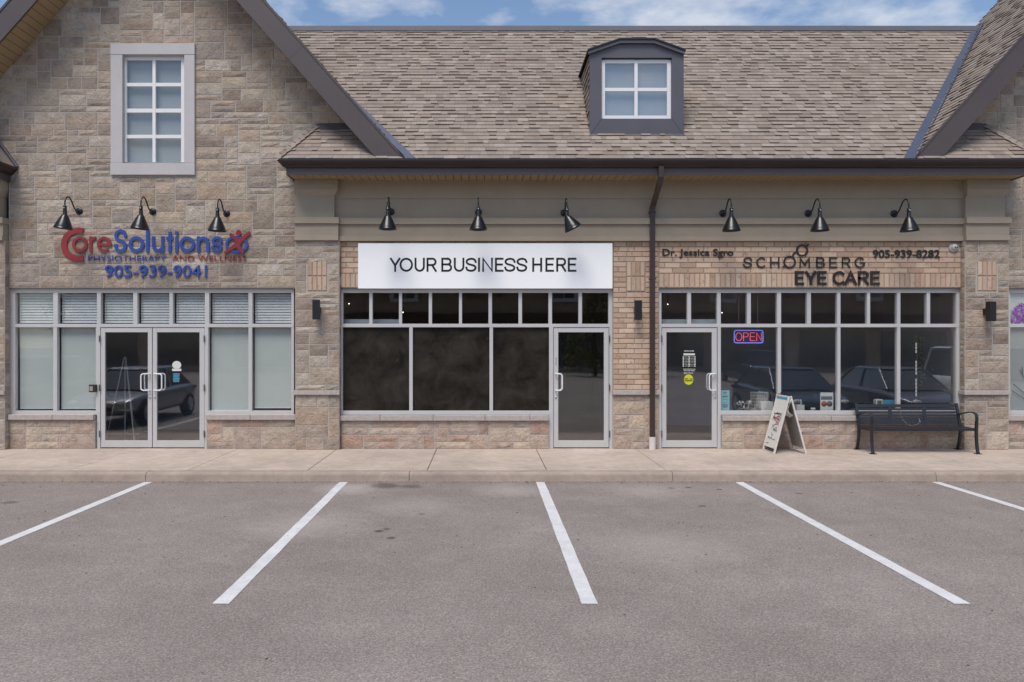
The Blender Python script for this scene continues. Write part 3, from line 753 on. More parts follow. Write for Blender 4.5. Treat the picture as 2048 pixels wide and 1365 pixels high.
def shopfront(px0, px1, trans, lower, ztop=(578, 586), zmid=(648.2, 655), zbot=(822, 828.5), low_end=None, jambs=(), mats=None, door_gap=None):
    """trans / lower = lists of pane edges in photo pixels on the frame plane"""
    X = lambda p: PX(p, YF); Zv = lambda p: PZ(p, YF); f = MB(); y0, y1 = YF - .01, YF + .085
    zt0, zt1 = Zv(ztop[1]), 3.041; zm0, zm1 = Zv(zmid[1]), Zv(zmid[0]); zb0, zb1 = Zv(zbot[1]) - .015, Zv(zbot[0])
    f.box(X(px0), X(px1), y0, y1, zt0, zt1); f.box(X(px0), X(px1), y0, y1, zm0, zm1)
    def verts(panes, za, zb, ends):
        e = [ends[0]] + [v for p in panes for v in p] + [ends[1]]
        for i in range(0, len(e), 2):
            if e[i + 1] - e[i] > .5: f.box(X(e[i]), X(e[i + 1]), y0 + .003, y1 - .003, za, zb)
    verts(trans, zm1, zt0, (px0, px1))
    for seg in lower:
        verts(seg['panes'], zb1, zm0, seg['ends']); f.box(X(seg['ends'][0]), X(seg['ends'][1]), y0, y1, zb0, zb1)
    for a, b in jambs: f.box(X(a), X(b), y0 + .001, y1, WH, zm0)
    o = f.build('shopfront_window', M['alu'], B, .003)
    tm, lm = mats
    for a, b in trans: pane(o, X(a), X(b), zm1, zt0, YF + .04, tm)
    for seg in lower:
        for a, b in seg['panes']: pane(o, X(a), X(b), zb1, zm0, YF + .04, lm)
    return o, dict(zt0=zt0, zm1=zm1, zm0=zm0, zb1=zb1, X=X)

# middle unit, vacant
T2 = [(686, 738.5), (745, 798), (804, 857.5), (864, 918), (924, 977), (984, 1037), (1044, 1097), (1104, 1157), (1164, 1217)]
s2, q2 = shopfront(681, 1225, T2, [dict(panes=[(685.5, 818.5), (825.5, 979), (986, 1098)], ends=(681, 1106))], jambs=((1098, 1106.5), (1218.5, 1225)), mats=(M['glass'], M['film']))
make_door(1107.5, 1217.5, 1116.5, 1208, (1111.5, 1124), 1, M['glass2'])
# eye care unit
T3 = [(1322.7, 1374.5), (1382, 1434), (1441.5, 1494), (1501.6, 1554), (1562, 1614), (1621.7, 1674), (1680.7, 1734), (1740, 1794), (1800.5, 1853), (1860, 1912.5)]
s3, q3 = shopfront(1317.5, 1919, T3, [dict(panes=[(1441.5, 1555), (1562, 1674.5), (1680.7, 1794), (1800.5, 1912.5)], ends=(1434.8, 1919))], jambs=((1317.5, 1323), (1434.8, 1441.5)), mats=(M['glass'], M['glass2']))
make_door(1324, 1434, 1332.8, 1424, (1430, 1417), -1, M['glass2'])
# physiotherapy unit, blinds drawn
T1 = [(31, 106.6), (116, 194), (202, 266.6), (275, 339), (346, 410), (418.6, 497), (505, 582.7)]
s1, q1 = shopfront(20.5, 588, T1, [dict(panes=[(31, 106.6), (114.5, 192)], ends=(20.5, 200.5)), dict(panes=[(417, 497), (504, 582.7)], ends=(409.5, 588))], jambs=((194, 200.8), (409.2, 416)), mats=(M['glass3'], M['glass3']))
make_door(201.6, 304, 210, 295.6, (299.5, 284.5), -1, M['glass2']); make_door(305.5, 408.4, 313.7, 399, (310, 326), 1, M['glass2'])
for (a, b) in T1:
    bl = MB(); z = q1['zm1'] + .02; X = q1['X']
    while z < q1['zt0'] - .01:
        xa_, xb_ = X(a) + .02, X(b) + .01; cr_ = ((YF + .097, 0), (YF + .102, .024), (YF + .110, .042), (YF + .120, .053))
        bl.add([(xx, y, z + q) for y, q in cr_ for xx in (xa_, xb_)], [(2 * i, 2 * i + 1, 2 * i + 3, 2 * i + 2) for i in range(3)]); z += .0495
    bl.tube([(X(a) + .05, YF + .092, q1['zt0']), (X(a) + .055, YF + .092, q1['zm1'] + .1)], .004, 5)
    bl.build('venetian_blind', M['slat'], s1)
for i, (a, b) in enumerate(((31, 106.6), (114.5, 192), (417, 497), (504, 582.7))):
    bl = MB(); X = q1['X']; lift = (.03, .03, .0, .045)[i]; bl.box(X(a) + .02, X(b) + .02, YF + .10, YF + .104, q1['zb1'] + lift, q1['zm0']); bl.tube([(X(a) + .02, YF + .102, q1['zb1'] + lift), (X(b) + .02, YF + .102, q1['zb1'] + lift)], .012, 6)
    bl.build('roller_blind', M['shade'], s1)
# flower-film unit on the right
T4 = [(2020, 2078), (2086, 2150), (2158, 2222), (2230, 2294), (2302, 2366), (2374, 2438), (2446, 2510), (2518, 2576)]
x1 = CX + (PILS[3][0]) * F / (D + YF)
s4, q4 = shopfront(2014.5, x1, T4, [dict(panes=[(2020, 2150), (2158, 2294), (2302, 2438), (2446, 2576)], ends=(2014.5, x1))], mats=(M['glass3'], M['glass3']))
for (a, b) in T4 + [(2020, 2150), (2158, 2294), (2302, 2438), (2446, 2576)]:
    top = (a, b) in T4
    bl = MB(); X = q4['X']; bl.face([(X(a), YF + .05, q4['zm1'] if top else q4['zb1']), (X(b), YF + .05, q4['zm1'] if top else q4['zb1']), (X(b), YF + .05, q4['zt0'] if top else q4['zm0']), (X(a), YF + .05, q4['zt0'] if top else q4['zm0'])])
    bl.build('window_film', M['frost'] if not top else M['slat'], s4)

# rooms behind the glass
def room(xa, xb, depth=6.5, wm='room'):
    r = MB(); y0 = YF + .13; z1 = 3.55
    r.face([(xa, y0, WH), (xb, y0, WH), (xb, depth, WH), (xa, depth, WH)], m=1)
    r.face([(xa, depth, WH), (xb, depth, WH), (xb, depth, z1), (xa, depth, z1)]); r.face([(xa, y0, z1), (xb, y0, z1), (xb, depth, z1), (xa, depth, z1)], m=2)
    r.face([(xa, y0, WH), (xa, depth, WH), (xa, depth, z1), (xa, y0, z1)]); r.face([(xb, y0, WH), (xb, depth, WH), (xb, depth, z1), (xb, y0, z1)])
    r.box(xa, xb, y0 + .1, depth, z1 + .01, z1 + .15, m=2)
    return r.build('interior_room', [M[wm], M['roomfloor'], M['roomceil']], B)
room(-9.3, -3.0, 3.2, 'room2'); room(-2.9, 2.75); room(2.8, 9.0, 4.0, 'room2'); room(9.1, 15.4)
bk = MB(); bk.box(PX(686, .3), PX(800, .3), .3, .34, PZ(652, .3), PZ(639, .3)); bk.box(PX(1322, .3), PX(1436, .3), .3, .34, PZ(652, .3), PZ(639, .3)); bk.build('bulkhead', M['bulk'], B)
for px, py in ((698, 608), (806, 625), (1335.5, 609), (1444, 626)):
    b_ = MB(); Yl = 2.2; c = (PX(px, Yl), Yl, PZ(py, Yl)); b_.tube([(c[0], c[1], c[2] + .05), (c[0], c[1], 3.54)], .01, 6, m=1); b_.ico(c, .009); b_.build('pendant_bulb', [M['bulb'], M['black']], B)
# solid core of the building so that no daylight leaks round the rooms
cb = MB(); cb.box(-19, 26, 6.6, 6.9, 0, 6.0); cb.box(-19, -18.8, .2, 6.6, 0, 5.0); cb.box(25.8, 26, .2, 6.6, 0, 5.0); cb.box(-19, 26, .22, 6.6, 4.98, 5.05); cb.build('rear_wall', M['room'], B)

# ------------------------------------------------------------------ dormer
YD = -.215
def dormer():
    X = lambda p, Y=YD: PX(p, Y); Zv = lambda p, Y=YD: PZ(p, Y); f = MB()
    xl, xr = X(1180), X(1367.5); hl, hr = X(1203.5), X(1343.7); zb, zs, zt = Zv(271.5), Zv(106), Zv(85.5); hz0, hz1 = Zv(237.8), Zv(115.8); tl, tr = X(1239.6), X(1308.5)
    P = lambda u, v, d: (u, d, v)
    f.prism([(xl, zb), (xr, zb), (xr, hz0), (xl, hz0)], YD, YD + .07, P); f.prism([(xl, hz0), (hl, hz0), (hl, hz1), (xl, hz1)], YD, YD + .07, P)
    f.prism([(hr, hz0), (xr, hz0), (xr, hz1), (hr, hz1)], YD, YD + .07, P); f.prism([(xl, hz1), (xr, hz1), (xr, zs), (tr, zt), (tl, zt), (xl, zs)], YD, YD + .07, P)
    f.box(xl - .02, xr + .02, YD - .03, YD - .001, zb - .06, zb + .012)
    # mitre seams
    for (a, b) in (((xl, zb), (hl, hz0)), ((xr, zb), (hr, hz0))):
        a = Vector((a[0], YD - .0015, a[1])); b = Vector((b[0], YD - .0015, b[1])); t = (b - a).normalized(); q = Vector((-t.z, 0, t.x)) * .003
        f.add([a - q, a + q, b + q, b - q], [(0, 1, 2, 3)], m=1)
    o = f.build('dormer', [M['dormer'], M['deck']], B)
    yb = YE + (zs - ZE) / SL
    for x_, s in ((xl + .012, -1), (xr - .012, 1)):
        ck = MB()
        P2 = (lambda u, v, h, x_=x_, s=s: (x_ + s * h, u, v))
        pl = [(1, -1 / SL, YE - ZE / SL + .02)]
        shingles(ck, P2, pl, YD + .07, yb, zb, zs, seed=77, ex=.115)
        ck.face([(x_, YD + .07, zb - .05), (x_, YD + .07, zs), (x_, yb, zs)], m=1)
        ck.build('cheek', [M['shingle'], M['deck']], o)
    r = MB(); y0, y1 = YD - .075, 1.45; c = (xl + xr) / 2
    pr = [(X(1175.5, y0), Zv(101, y0)), (X(1240, y0), Zv(79, y0)), (X(1309.5, y0), Zv(79, y0)), (X(1372, y0), Zv(101.5, y0))]
    th = .035
    up = [(u, v + th * .8) for u, v in pr]
    r.prism(pr + up[::-1], y0, y1, P)
    r.build('dormer_roof', M['gutter'], o)
    tr_ = MB(); in_ = [(u + (c - u) * .012, v - .001) for u, v in pr]; lo = [(u + (c - u) * .02, v - .055) for u, v in pr]
    tr_.prism(in_ + lo[::-1], y0 + .02, YD - .002, P); tr_.build('dormer_trim', M['dormer'], o)
    wf = MB(); Yw = YD + .05; X2 = lambda p: PX(p, Yw); Z2 = lambda p: PZ(p, Yw)
    xs = [(hl, X2(1210.3)), (X2(1268.8), X2(1275.8)), (X2(1334), hr)]; zs_ = [(hz0, Z2(231.5)), (Z2(183), Z2(176)), (Z2(126.8), Z2(119.5))]
    for a, b in xs: wf.box(a + .002, b - .002, Yw, Yw + .05, hz0, hz1 - .02)
    for a, b in zs_:
        for p, q in ((xs[0][1], xs[1][0]), (xs[1][1], xs[2][0])): wf.box(p - .002, q + .002, Yw + .003, Yw + .047, a, b)
    w_ = wf.build('dormer_window', M['white'], o, .004)
    w_.data.name = 'dormer_window'
    pn_ = MB()
    for i in range(2):
        for p, q in ((xs[0][1], xs[1][0]), (xs[1][1], xs[2][0])):
            pn_.face([(p, Yw + .025, zs_[i][1]), (q, Yw + .025, zs_[i][1]), (q, Yw + .025, zs_[i + 1][0]), (p, Yw + .025, zs_[i + 1][0])])
    pn_.build('pane', M['glass2'], o)
    bk = MB(); bk.box(hl - .05, hr + .05, Yw + .10, Yw + .12, hz0 - .05, hz1 + .05); bk.build('blind', M['frost'], o)
dormer()

# downspout
ds = MB(); x0 = PX(1319, -.55); x1 = PX(1304, -.07)
ds.tube([(x0, -.66, 5.12), (x0, -.66, 4.93), (x0 - .01, -.64, 4.86), (x1 + .01, -.14, 4.55), (x1, -.095, 4.48), (x1, -.095, .36)], .05, 4, flat=(.034, .045))
for z in (4.4, 3.2, 1.6): ds.box(x1 - .06, x1 + .06, -.132, -.05, z, z + .03)
o = ds.build('downspout', M['spout'], B, .005)
bt = MB(); bt.tube([(x1, -.095, WH - .01), (x1, -.095, .36)], .06, 16); bt.build('drain_boot', M['pvc'], o)

# ------------------------------------------------------------------ lettering
def arc(cx, cy, rx, ry, a0, a1, n=14):
    return [(cx + rx * math.cos(R(a0 + (a1 - a0) * i / n)), cy + ry * math.sin(R(a0 + (a1 - a0) * i / n))) for i in range(n + 1)]
def sp(p, n=5): return [(v.x, v.y) for v in crom([Vector((a, b, 0)) for a, b in p], n)]
GL = {
 'Y': [[(0, 1), (.5, .45), (.5, 0)], [(1, 1), (.5, .45)]], 'O': [arc(.5, .5, .5, .5, 90, 450, 32)],
 'U': [[(0, 1)] + arc(.5, .36, .5, .36, 180, 360) + [(1, 1)]],
 'R': [[(0, 0), (0, 1), (.6, 1)] + arc(.62, .74, .36, .26, 90, -90) + [(0, .48)], [(.55, .48), (1, 0)]],
 'P': [[(0, 0), (0, 1), (.6, 1)] + arc(.62, .74, .36, .26, 90, -90) + [(0, .48)]],
 'B': [[(0, 0), (0, 1), (.6, 1)] + arc(.6, .765, .33, .235, 90, -90) + [(0, .53)], [(.6, .53)] + arc(.62, .265, .38, .265, 90, -90) + [(0, 0)]],
 'S': [sp([(1, .74), (.87, .93), (.5, 1), (.12, .9), (.03, .72), (.2, .57), (.5, .5), (.82, .42), (.98, .27), (.86, .08), (.5, 0), (.12, .07), (0, .26)])],
 'I': [[(.5, 0), (.5, 1)]], 'N': [[(0, 0), (0, 1), (1, 0), (1, 1)]], 'E': [[(1, 1), (0, 1), (0, 0), (1, 0)], [(0, .52), (.9, .52)]],
 'H': [[(0, 0), (0, 1)], [(1, 0), (1, 1)], [(0, .52), (1, .52)]], 'C': [arc(.55, .5, .55, .5, 48, 312, 24)],
 'M': [[(0, 0), (0, 1), (.5, .25), (1, 1), (1, 0)]], 'G': [arc(.53, .5, .53, .5, 48, 345, 24) + [(1, .48), (.6, .48)]],
 'A': [[(0, 0), (.5, 1), (1, 0)], [(.2, .33), (.8, .33)]],
}
def stroke(mb, pts, w_, yf, yb, m=0, cap=True):
    p = [Vector((a, b)) for a, b in pts]
    closed = (p[0] - p[-1]).length < 1e-5
    if closed: p = p[:-1]
    elif cap:
        p[0] = p[0] + (p[0] - p[1]).normalized() * w_ / 2; p[-1] = p[-1] + (p[-1] - p[-2]).normalized() * w_ / 2
    n = len(p); Lf = []; Rt = []
    for i in range(n):
        a = p[i - 1] if (i > 0 or closed) else None; b = p[(i + 1) % n] if (i < n - 1 or closed) else None
        d1 = (p[i] - a).normalized() if a is not None else None; d2 = (b - p[i]).normalized() if b is not None else None
        if d1 is None: d1 = d2
        if d2 is None: d2 = d1
        n1 = Vector((-d1.y, d1.x)); n2 = Vector((-d2.y, d2.x)); nn = n1 + n2
        nn = nn.normalized() if nn.length > .2 else n1
        k = min(1 / max(nn.dot(n1), .45), 1.9); Lf.append(p[i] + nn * w_ / 2 * k); Rt.append(p[i] - nn * w_ / 2 * k)
    V = [(q.x, yf, q.y) for q in Lf] + [(q.x, yf, q.y) for q in Rt] + [(q.x, yb, q.y) for q in Lf] + [(q.x, yb, q.y) for q in Rt]; fs = []
    for i in range(n if closed else n - 1):
        j = (i + 1) % n
        fs += [(i, i + n, j + n, j), (i + 2 * n, j + 2 * n, j + 3 * n, i + 3 * n), (i, j, j + 2 * n, i + 2 * n), (i + n, i + 3 * n, j + 3 * n, j + n)]
    if not closed: fs += [(0, 2 * n, 3 * n, n), (n - 1, 2 * n - 1, 4 * n - 1, 3 * n - 1)]
    mb.add(V, fs, m=m)
def glyph(mb, ch, px0, px1, py0, py1, wpx, Y, back, m=0):
    """letter fitted in a pixel box of the photograph, standing at depth Y"""
    k = (D + Y) / F; x0, x1, z0, z1 = PX(px0, Y), PX(px1, Y), PZ(py1, Y), PZ(py0, Y); w_ = wpx * k; h = w_ / 2
    for i, s_ in enumerate(GL[ch]):
        wdt = max(x1 - x0 - w_, 1e-4)
        stroke(mb, [(x0 + h + a * wdt if ch != 'I' else (x0 + x1) / 2, z0 + h + b * (z1 - z0 - w_)) for a, b in s_], w_, Y - .0004 * i, back - .0002 * i, m)
def text(name, body, px0, px1, py_base, cap_px, Y, depth, mat, parent, off=0.0, P=None):
    c = bpy.data.curves.new(name, 'FONT'); c.body = body; c.size = 1; c.extrude = .0; c.offset = off; c.resolution_u = 4
    o = bpy.data.objects.new(name, c); COL.objects.link(o); bpy.context.view_layer.update()
    me = bpy.data.meshes.new_from_object(o.evaluated_get(bpy.context.evaluated_depsgraph_get())); bpy.data.objects.remove(o)
    xs = [v.co.x for v in me.vertices]; a, b = min(xs), max(xs); k = (D + Y) / F
    mb = MB(); n = len(me.vertices)
    if P is None:
        w0, w1, zb, sc_ = PX(px0, Y), PX(px1, Y), PZ(py_base, Y), cap_px * k / .68
        P = lambda u, v, d: (w0 + (u - a) / (b - a) * (w1 - w0), Y + d, zb + v * sc_)
    else: P0 = P; P = lambda u, v, d: P0((u - a) / (b - a), v / .68, d)
    mb.add([P(v.co.x, v.co.y, 0) for v in me.vertices] + [P(v.co.x, v.co.y, depth) for v in me.vertices], [list(p.vertices) for p in me.polygons] + [[i + n for i in p.vertices][::-1] for p in me.polygons])
    ec = {}
    for p in me.polygons:
        vs = list(p.vertices)
        for i in range(len(vs)):
            e = (vs[i], vs[(i + 1) % len(vs)]); ec[tuple(sorted(e))] = ec.get(tuple(sorted(e)), []) + [e]
    for k2, es in ec.items():
        if len(es) == 1: i, j = es[0]; mb.f.append([j, i, i + n, j + n]); mb.m.append(0); mb.c.append((1, 1, 1, 0)); mb.s.append(False)
    bpy.data.meshes.remove(me)
    return mb.build(name, mat, parent)

# white board over the vacant unit
sg = empty('shop_sign', (PX(970), -.03, PZ(532)), 'long plain white sign board with thin black capitals over the dark vacant shop front', 'sign')
inv = lambda o: setattr(o, 'matrix_parent_inverse', Matrix.Translation(-Vector(o.parent.location)))
def sub(o): inv(o); return o
mb = MB(); mb.box(PX(716, -.06), PX(1225, -.06), -.06, -.02, PZ(577.5, -.06), PZ(487, -.06)); sub(mb.build('board', M['signw'], sg, .003))
mb = MB(); oo = lambda v: 760 + v / 3.793
for ch, a, b in (('Y', 75, 155), ('O', 148, 250), ('U', 262, 340), ('R', 353, 430), ('B', 465, 547), ('U', 560, 640), ('S', 648, 733), ('I', 745, 757), ('N', 775, 857), ('E', 872, 937), ('S', 943, 1028), ('S', 1034, 1118), ('H', 1155, 1230), ('E', 1255, 1320), ('R', 1337, 1413), ('E', 1425, 1490)):
    glyph(mb, ch, oo(a), oo(b), 516, 544, 3.9, -.0625, -.0605)
sub(mb.build('lettering', M['ink'], sg))

# physiotherapy sign
sg = empty('shop_sign', (PX(310), -.03, PZ(500)), 'red and blue raised lettering with a leaping figure emblem on the stone gable wall', 'sign')
YL, YB_ = -.036, -.014; k0 = (D + YL) / F
def strokes_px(mb, lst, wpx, m=0, cap=True, dz=0):
    for i, s_ in enumerate(lst): stroke(mb, [(PX(a, YL), PZ(b, YL)) for a, b in s_], wpx * k0, YL - .0005 * (i + dz), YB_ - .0002 * (i + dz), m, cap)
def ring(cx, cy, rx, ry, a0=0, a1=360, n=28): return [(a, b) for a, b in arc(cx, cy, rx, -ry, a0, a1, n)]
mb = MB(); strokes_px(mb, [ring(157, 489.5, 29.5, 28.5, 72, 288)], 11.5, cap=False)
strokes_px(mb, [ring(159.5, 489, 12.8, 12.8)], 5.8, dz=1)
strokes_px(mb, [[(181, 505), (181, 473.5)], [(181, 489)] + ring(190, 487, 9, 10.5, 160, 82, 8)], 5.6, cap=False, dz=2)
strokes_px(mb, [ring(208, 489, 11.7, 12.6, 0, 312) , [(197, 489.5), (222.5, 489.5)]], 5.3, cap=False, dz=4)
sub(mb.build('lettering', M['red'], sg))
mb = MB(); Sg = lambda x0, x1, y0, y1: [(x0 + a * (x1 - x0), y1 - b * (y1 - y0)) for a, b in GL['S'][0]]
strokes_px(mb, [Sg(231, 250.5, 462, 502), ring(272.5, 489, 12.6, 12.8)], 6)
strokes_px(mb, [[(294.8, 505.3), (294.8, 456.5)], [(306.5, 473)] + ring(315.8, 491, 9.3, 10.7, 180, 360, 12) + [(325, 473)], [(325, 490), (325, 505.3)]], 5.9, cap=False, dz=2)
strokes_px(mb, [[(339.5, 505.3), (339.5, 463.5)], [(332.5, 477), (346.5, 477)], [(353, 505.3), (353, 473.5)], [(353, 469.5), (353, 463.5)]], 5.8, cap=False, dz=6)
strokes_px(mb, [ring(374.2, 489, 12.4, 12.6)], 5.9, dz=10)
strokes_px(mb, [[(396.5, 505.3), (396.5, 473)], [(396.5, 490)] + ring(406, 487, 9.3, 10.5, 178, 2, 12) + [(415.5, 505.3)]], 5.9, cap=False, dz=11)
strokes_px(mb, [Sg(425.5, 442, 476, 502)], 5.6, dz=13)
strokes_px(mb, [ring(473.5, 489.3, 20.5, 14.8)], 5, dz=15)
sub(mb.build('lettering', M['blue'], sg))
mb = MB(); 
def blob(mb, pts, y0=YL - .012): mb.prism([(PX(a, YL), PZ(b, YL)) for a, b in pts], y0, YB_ - .008, lambda u, v, d: (u, d, v))
blob(mb, ring(477.4, 466.3, 5, 6.6, 0, 345, 18))
blob(mb, [(458, 470.5), (462, 466), (473, 476.5), (480, 477.5), (499, 462.5), (502, 467), (483, 486), (479.5, 493), (489, 505), (484.5, 508), (473, 495.5), (450, 509), (447.5, 505), (470, 487), (471, 482)], YL - .0135)
sub(mb.build('emblem', M['red'], sg))
sub(text('lettering', 'PHYSIOTHERAPY', 176, 331.5, 522, 11, -.032, .014, M['blue'], sg, -.012)); sub(text('lettering', 'AND WELLNESS', 344, 492, 522, 11, -.032, .014, M['red'], sg, -.012))
sub(text('lettering', '905-939-9041', 209.5, 413.5, 554.7, 23.5, -.036, .02, M['blue'], sg, .006))

# eye care signs
sg = empty('wall_lettering', (PX(1396), -.03, PZ(505)), 'small dark bronze raised name lettering on tan brick nearest the brown downspout', 'sign')
sub(text('lettering', 'Dr. Jessica Sgro', 1325, 1467, 511.7, 13.2, -.028, .014, M['bronze'], sg, .018))
sg = empty('wall_lettering', (PX(1812), -.03, PZ(508)), 'small dark bronze raised phone number on tan brick beside the white dome camera', 'sign')
sub(text('lettering', '905-939-8282', 1746, 1880, 515.5, 14.8, -.028, .014, M['bronze'], sg, .018))
sg = empty('shop_sign', (PX(1625), -.03, PZ(540)), 'large dark bronze raised lettering with tilted round spectacles emblem on the tan brick', 'sign')
c8 = lambda v: 1290 + v / 3.151
for ch, a, b in (('S', 620, 676), ('C', 702, 762), ('H', 790, 848), ('M', 975, 1040), ('B', 1080, 1134), ('E', 1163, 1213), ('R', 1242, 1295), ('G', 1322, 1386)):
    mb = MB(); glyph(mb, ch, c8(a), c8(b), 515, 536, 2.6, -.03, -.014); sub(mb.build('letter', M['bronze'], sg))
mb = MB(); YL = -.03; k0 = (D + YL) / F
strokes_px(mb, [ring(1579.6, 524.4, 11, 11), ring(1604.5, 501.2, 10.6, 10.6)], 3.2)
strokes_px(mb, [sp([(1585, 515), (1587.5, 508), (1592, 505), (1596, 506.5)]), [(1612, 494), (1616.5, 490)], [(1571.5, 531.5), (1567.5, 533.5)]], 3.2, dz=2)
sub(mb.build('emblem', M['bronze'], sg))
mb = MB()
for ch, a, b in (('E', 945, 1003), ('Y', 1010, 1082), ('E', 1088, 1146), ('C', 1183, 1262), ('A', 1258, 1337), ('R', 1343, 1412), ('E', 1421, 1480)):
    glyph(mb, ch, c8(a), c8(b), 542.5, 570.4, 5.0, -.032, -.014)
sub(mb.build('lettering', M['bronze'], sg))

# ------------------------------------------------------------------ gooseneck lamps
def gooseneck():
    root = empty('gooseneck_lamp')
    p = MB(); p.lathe([(0, .03), (.03, .03), (.045, .024), (.062, .02), (.062, 0)], Matrix.Rotation(R(90), 4, 'X'), 24); p.build('wall_plate', M['black'], root)
    a = MB(); a.tube(crom([(0, -.02, 0), (0, -.10, -.008), (0, -.18, .03), (0, -.25, .11), (0, -.32, .175), (0, -.40, .19), (0, -.465, .14), (0, -.49, .07), (0, -.49, -.01)]), .0125, 10); a.build('arm', M['black'], root)
    s_ = MB(); s_.lathe([(0, .02), (.022, .02), (.03, .01), (.032, -.05), (.028, -.06), (.034, -.07), (.034, -.125), (.04, -.14)], Matrix.Translation((0, -.49, 0)), 20)
    sk = s_.build('socket', M['black'], root)
    d = MB(); d.lathe([(0, .003), (.011, .003), (.011, 0)], Matrix.Translation((0, -.522, -.025)) @ Matrix.Rotation(R(90), 4, 'X'), 12); d.build('set_screw', M['steel'], sk)
    h = MB(); h.lathe([(.036, .0), (.05, -.012), (.066, -.04), (.10, -.11), (.132, -.18), (.150, -.225), (.157, -.25), (.160, -.252), (.153, -.248), (.128, -.18), (.095, -.11), (.06, -.04), (.03, -.012)], None, 32)
    o = h.build('lamp_shade', M['black'], root); o.location = (0, -.49, -.135)
    return root
gl0 = gooseneck(); first = True
LAMPS = [((158, 423), 7, 'black gooseneck lamp over the large red C on the stone gable, leftmost of three'), ((305, 423.6), 5, 'black gooseneck lamp on the stone gable straight below the tall eight-pane window'), ((453, 427.5), 2, 'black gooseneck lamp on the stone gable above the leaping figure emblem'),
         ((782, 424), 0, 'black gooseneck lamp on the beige frieze above the left half of the white sign board'), ((957, 425), 0, 'black gooseneck lamp on the beige frieze above the middle of the white sign board'), ((1128, 426), -27, 'black gooseneck lamp with crooked tilted shade above right end of the white sign board'),
         ((1446, 427), 0, 'black gooseneck lamp on the beige frieze nearest right of the brown downspout'), ((1617, 427), 0, 'black gooseneck lamp on the beige frieze above the spectacles emblem sign'), ((1789, 427.6), -3, 'black gooseneck lamp on the beige frieze above the phone number on brick, rightmost')]
for (px, py), tilt, lab in LAMPS:
    o = gl0 if first else copy_tree(gl0); first = False
    yw = 0.0 if px < 500 else -.052
    o.location = (PX(px, yw - .02), yw, PZ(py, yw - .02)); tag(o, lab, 'wall lamp', 'gooseneck lamps over the shop signs')
    for ch in o.children:
        if ch.name.startswith('lamp_shade'): ch.rotation_euler = (0, R(tilt), 0)
# box sconces
def sconce():
    root = empty('wall_sconce'); a = MB(); a.box(-.05, .05, -.10, 0, -.055, .055); a.build('mount', M['char'], root, .004)
    b = MB(); b.box(-.06, .06, -.21, -.10, -.175, .175); b.build('housing', M['char'], root, .004); return root
s0 = sconce(); first = True
for (px, py), yw, lab in (((634, 620), -.125, 'black box sconce on the stone pilaster between the left and middle shop fronts'), ((1275, 621), -.012, 'black box sconce on the tan brick pier beside the downspout'), ((1978, 623.5), -.125, 'black box sconce on the stone pilaster right of the bench')):
    o = s0 if first else copy_tree(s0); first = False
    o.location = (PX(px, yw - .1), yw, PZ(py, yw - .1)); tag(o, lab, 'wall lamp', 'black box sconces on the pilasters')
# dome camera
dc = empty('security_camera', (PX(1906), -.012, PZ(495.5)), 'small white dome security camera at the top right corner of the tan brick', 'camera')
mb = MB(); mb.lathe([(0, .03), (.075, .028), (.088, .018), (.09, 0)], Matrix.Rotation(R(90), 4, 'X'), 24); mb.build('base_plate', M['dome'], dc)
mb = MB(); mb.lathe([(.0, .075), (.03, .07), (.05, .055), (.062, .03)], Matrix.Rotation(R(90), 4, 'X'), 24); mb.build('housing', M['dome'], dc)
for dx in (-.008, .028):
    mb = MB(); mb.ico((dx, -.072, -.006), .013); mb.build('lens', M['ink'], dc)

# ------------------------------------------------------------------ bench
bn = empty('park_bench', (7.65, -.35, WH), 'black slatted steel bench with curved arms under the rightmost shop window', 'bench')
def bpart(mb, name, bevel=0.0): return mb.build(name, M['bench'], bn, bevel)
HL = .91
st = MB()
for i in range(7):
    y = -.25 + i * .066; z = .425 - .012 * math.sin(i / 6 * math.pi) + (.012 if i == 6 else 0)
    st.box(-HL + .02, HL - .02, y, y + .052, z, z + .012)
st.box(-HL + .02, HL - .02, -.262, -.251, .395, .437)
for x in (-.31, .31): st.box(x - .03, x + .03, -.25, .2, .405, .4125)
bpart(st, 'seat', .003)
bkm = MB(); bl = lambda t: (.20 + .10 * t, .46 + .355 * t)
for i, (t0, t1) in enumerate(((.0, .10), (.125, .225), (.25, .35), (.40, .50), (.55, .65), (.70, .80), (.84, 1.0))):
    (ya, za), (yb, zb) = bl(t0), bl(t1); q = .010
    bkm.add([(-HL + .02, ya, za), (HL - .02, ya, za), (HL - .02, yb, zb), (-HL + .02, yb, zb), (-HL + .02, ya + q, za), (HL - .02, ya + q, za), (HL - .02, yb + q, zb), (-HL + .02, yb + q, zb)], [(0, 1, 2, 3), (7, 6, 5, 4), (0, 4, 5, 1), (3, 2, 6, 7), (0, 3, 7, 4), (1, 5, 6, 2)])
for x in (-.31, .31):
    (ya, za), (yb, zb) = bl(0), bl(1)
    bkm.add([(x - .03, ya - .003, za), (x + .03, ya - .003, za), (x + .03, yb - .003, zb), (x - .03, yb - .003, zb)], [(0, 1, 2, 3)])
    bkm.add([(x - .03, ya + .013, za), (x - .03, yb + .013, zb), (x + .03, yb + .013, zb), (x + .03, ya + .013, za)], [(0, 1, 2, 3)])
bpart(bkm, 'backrest')
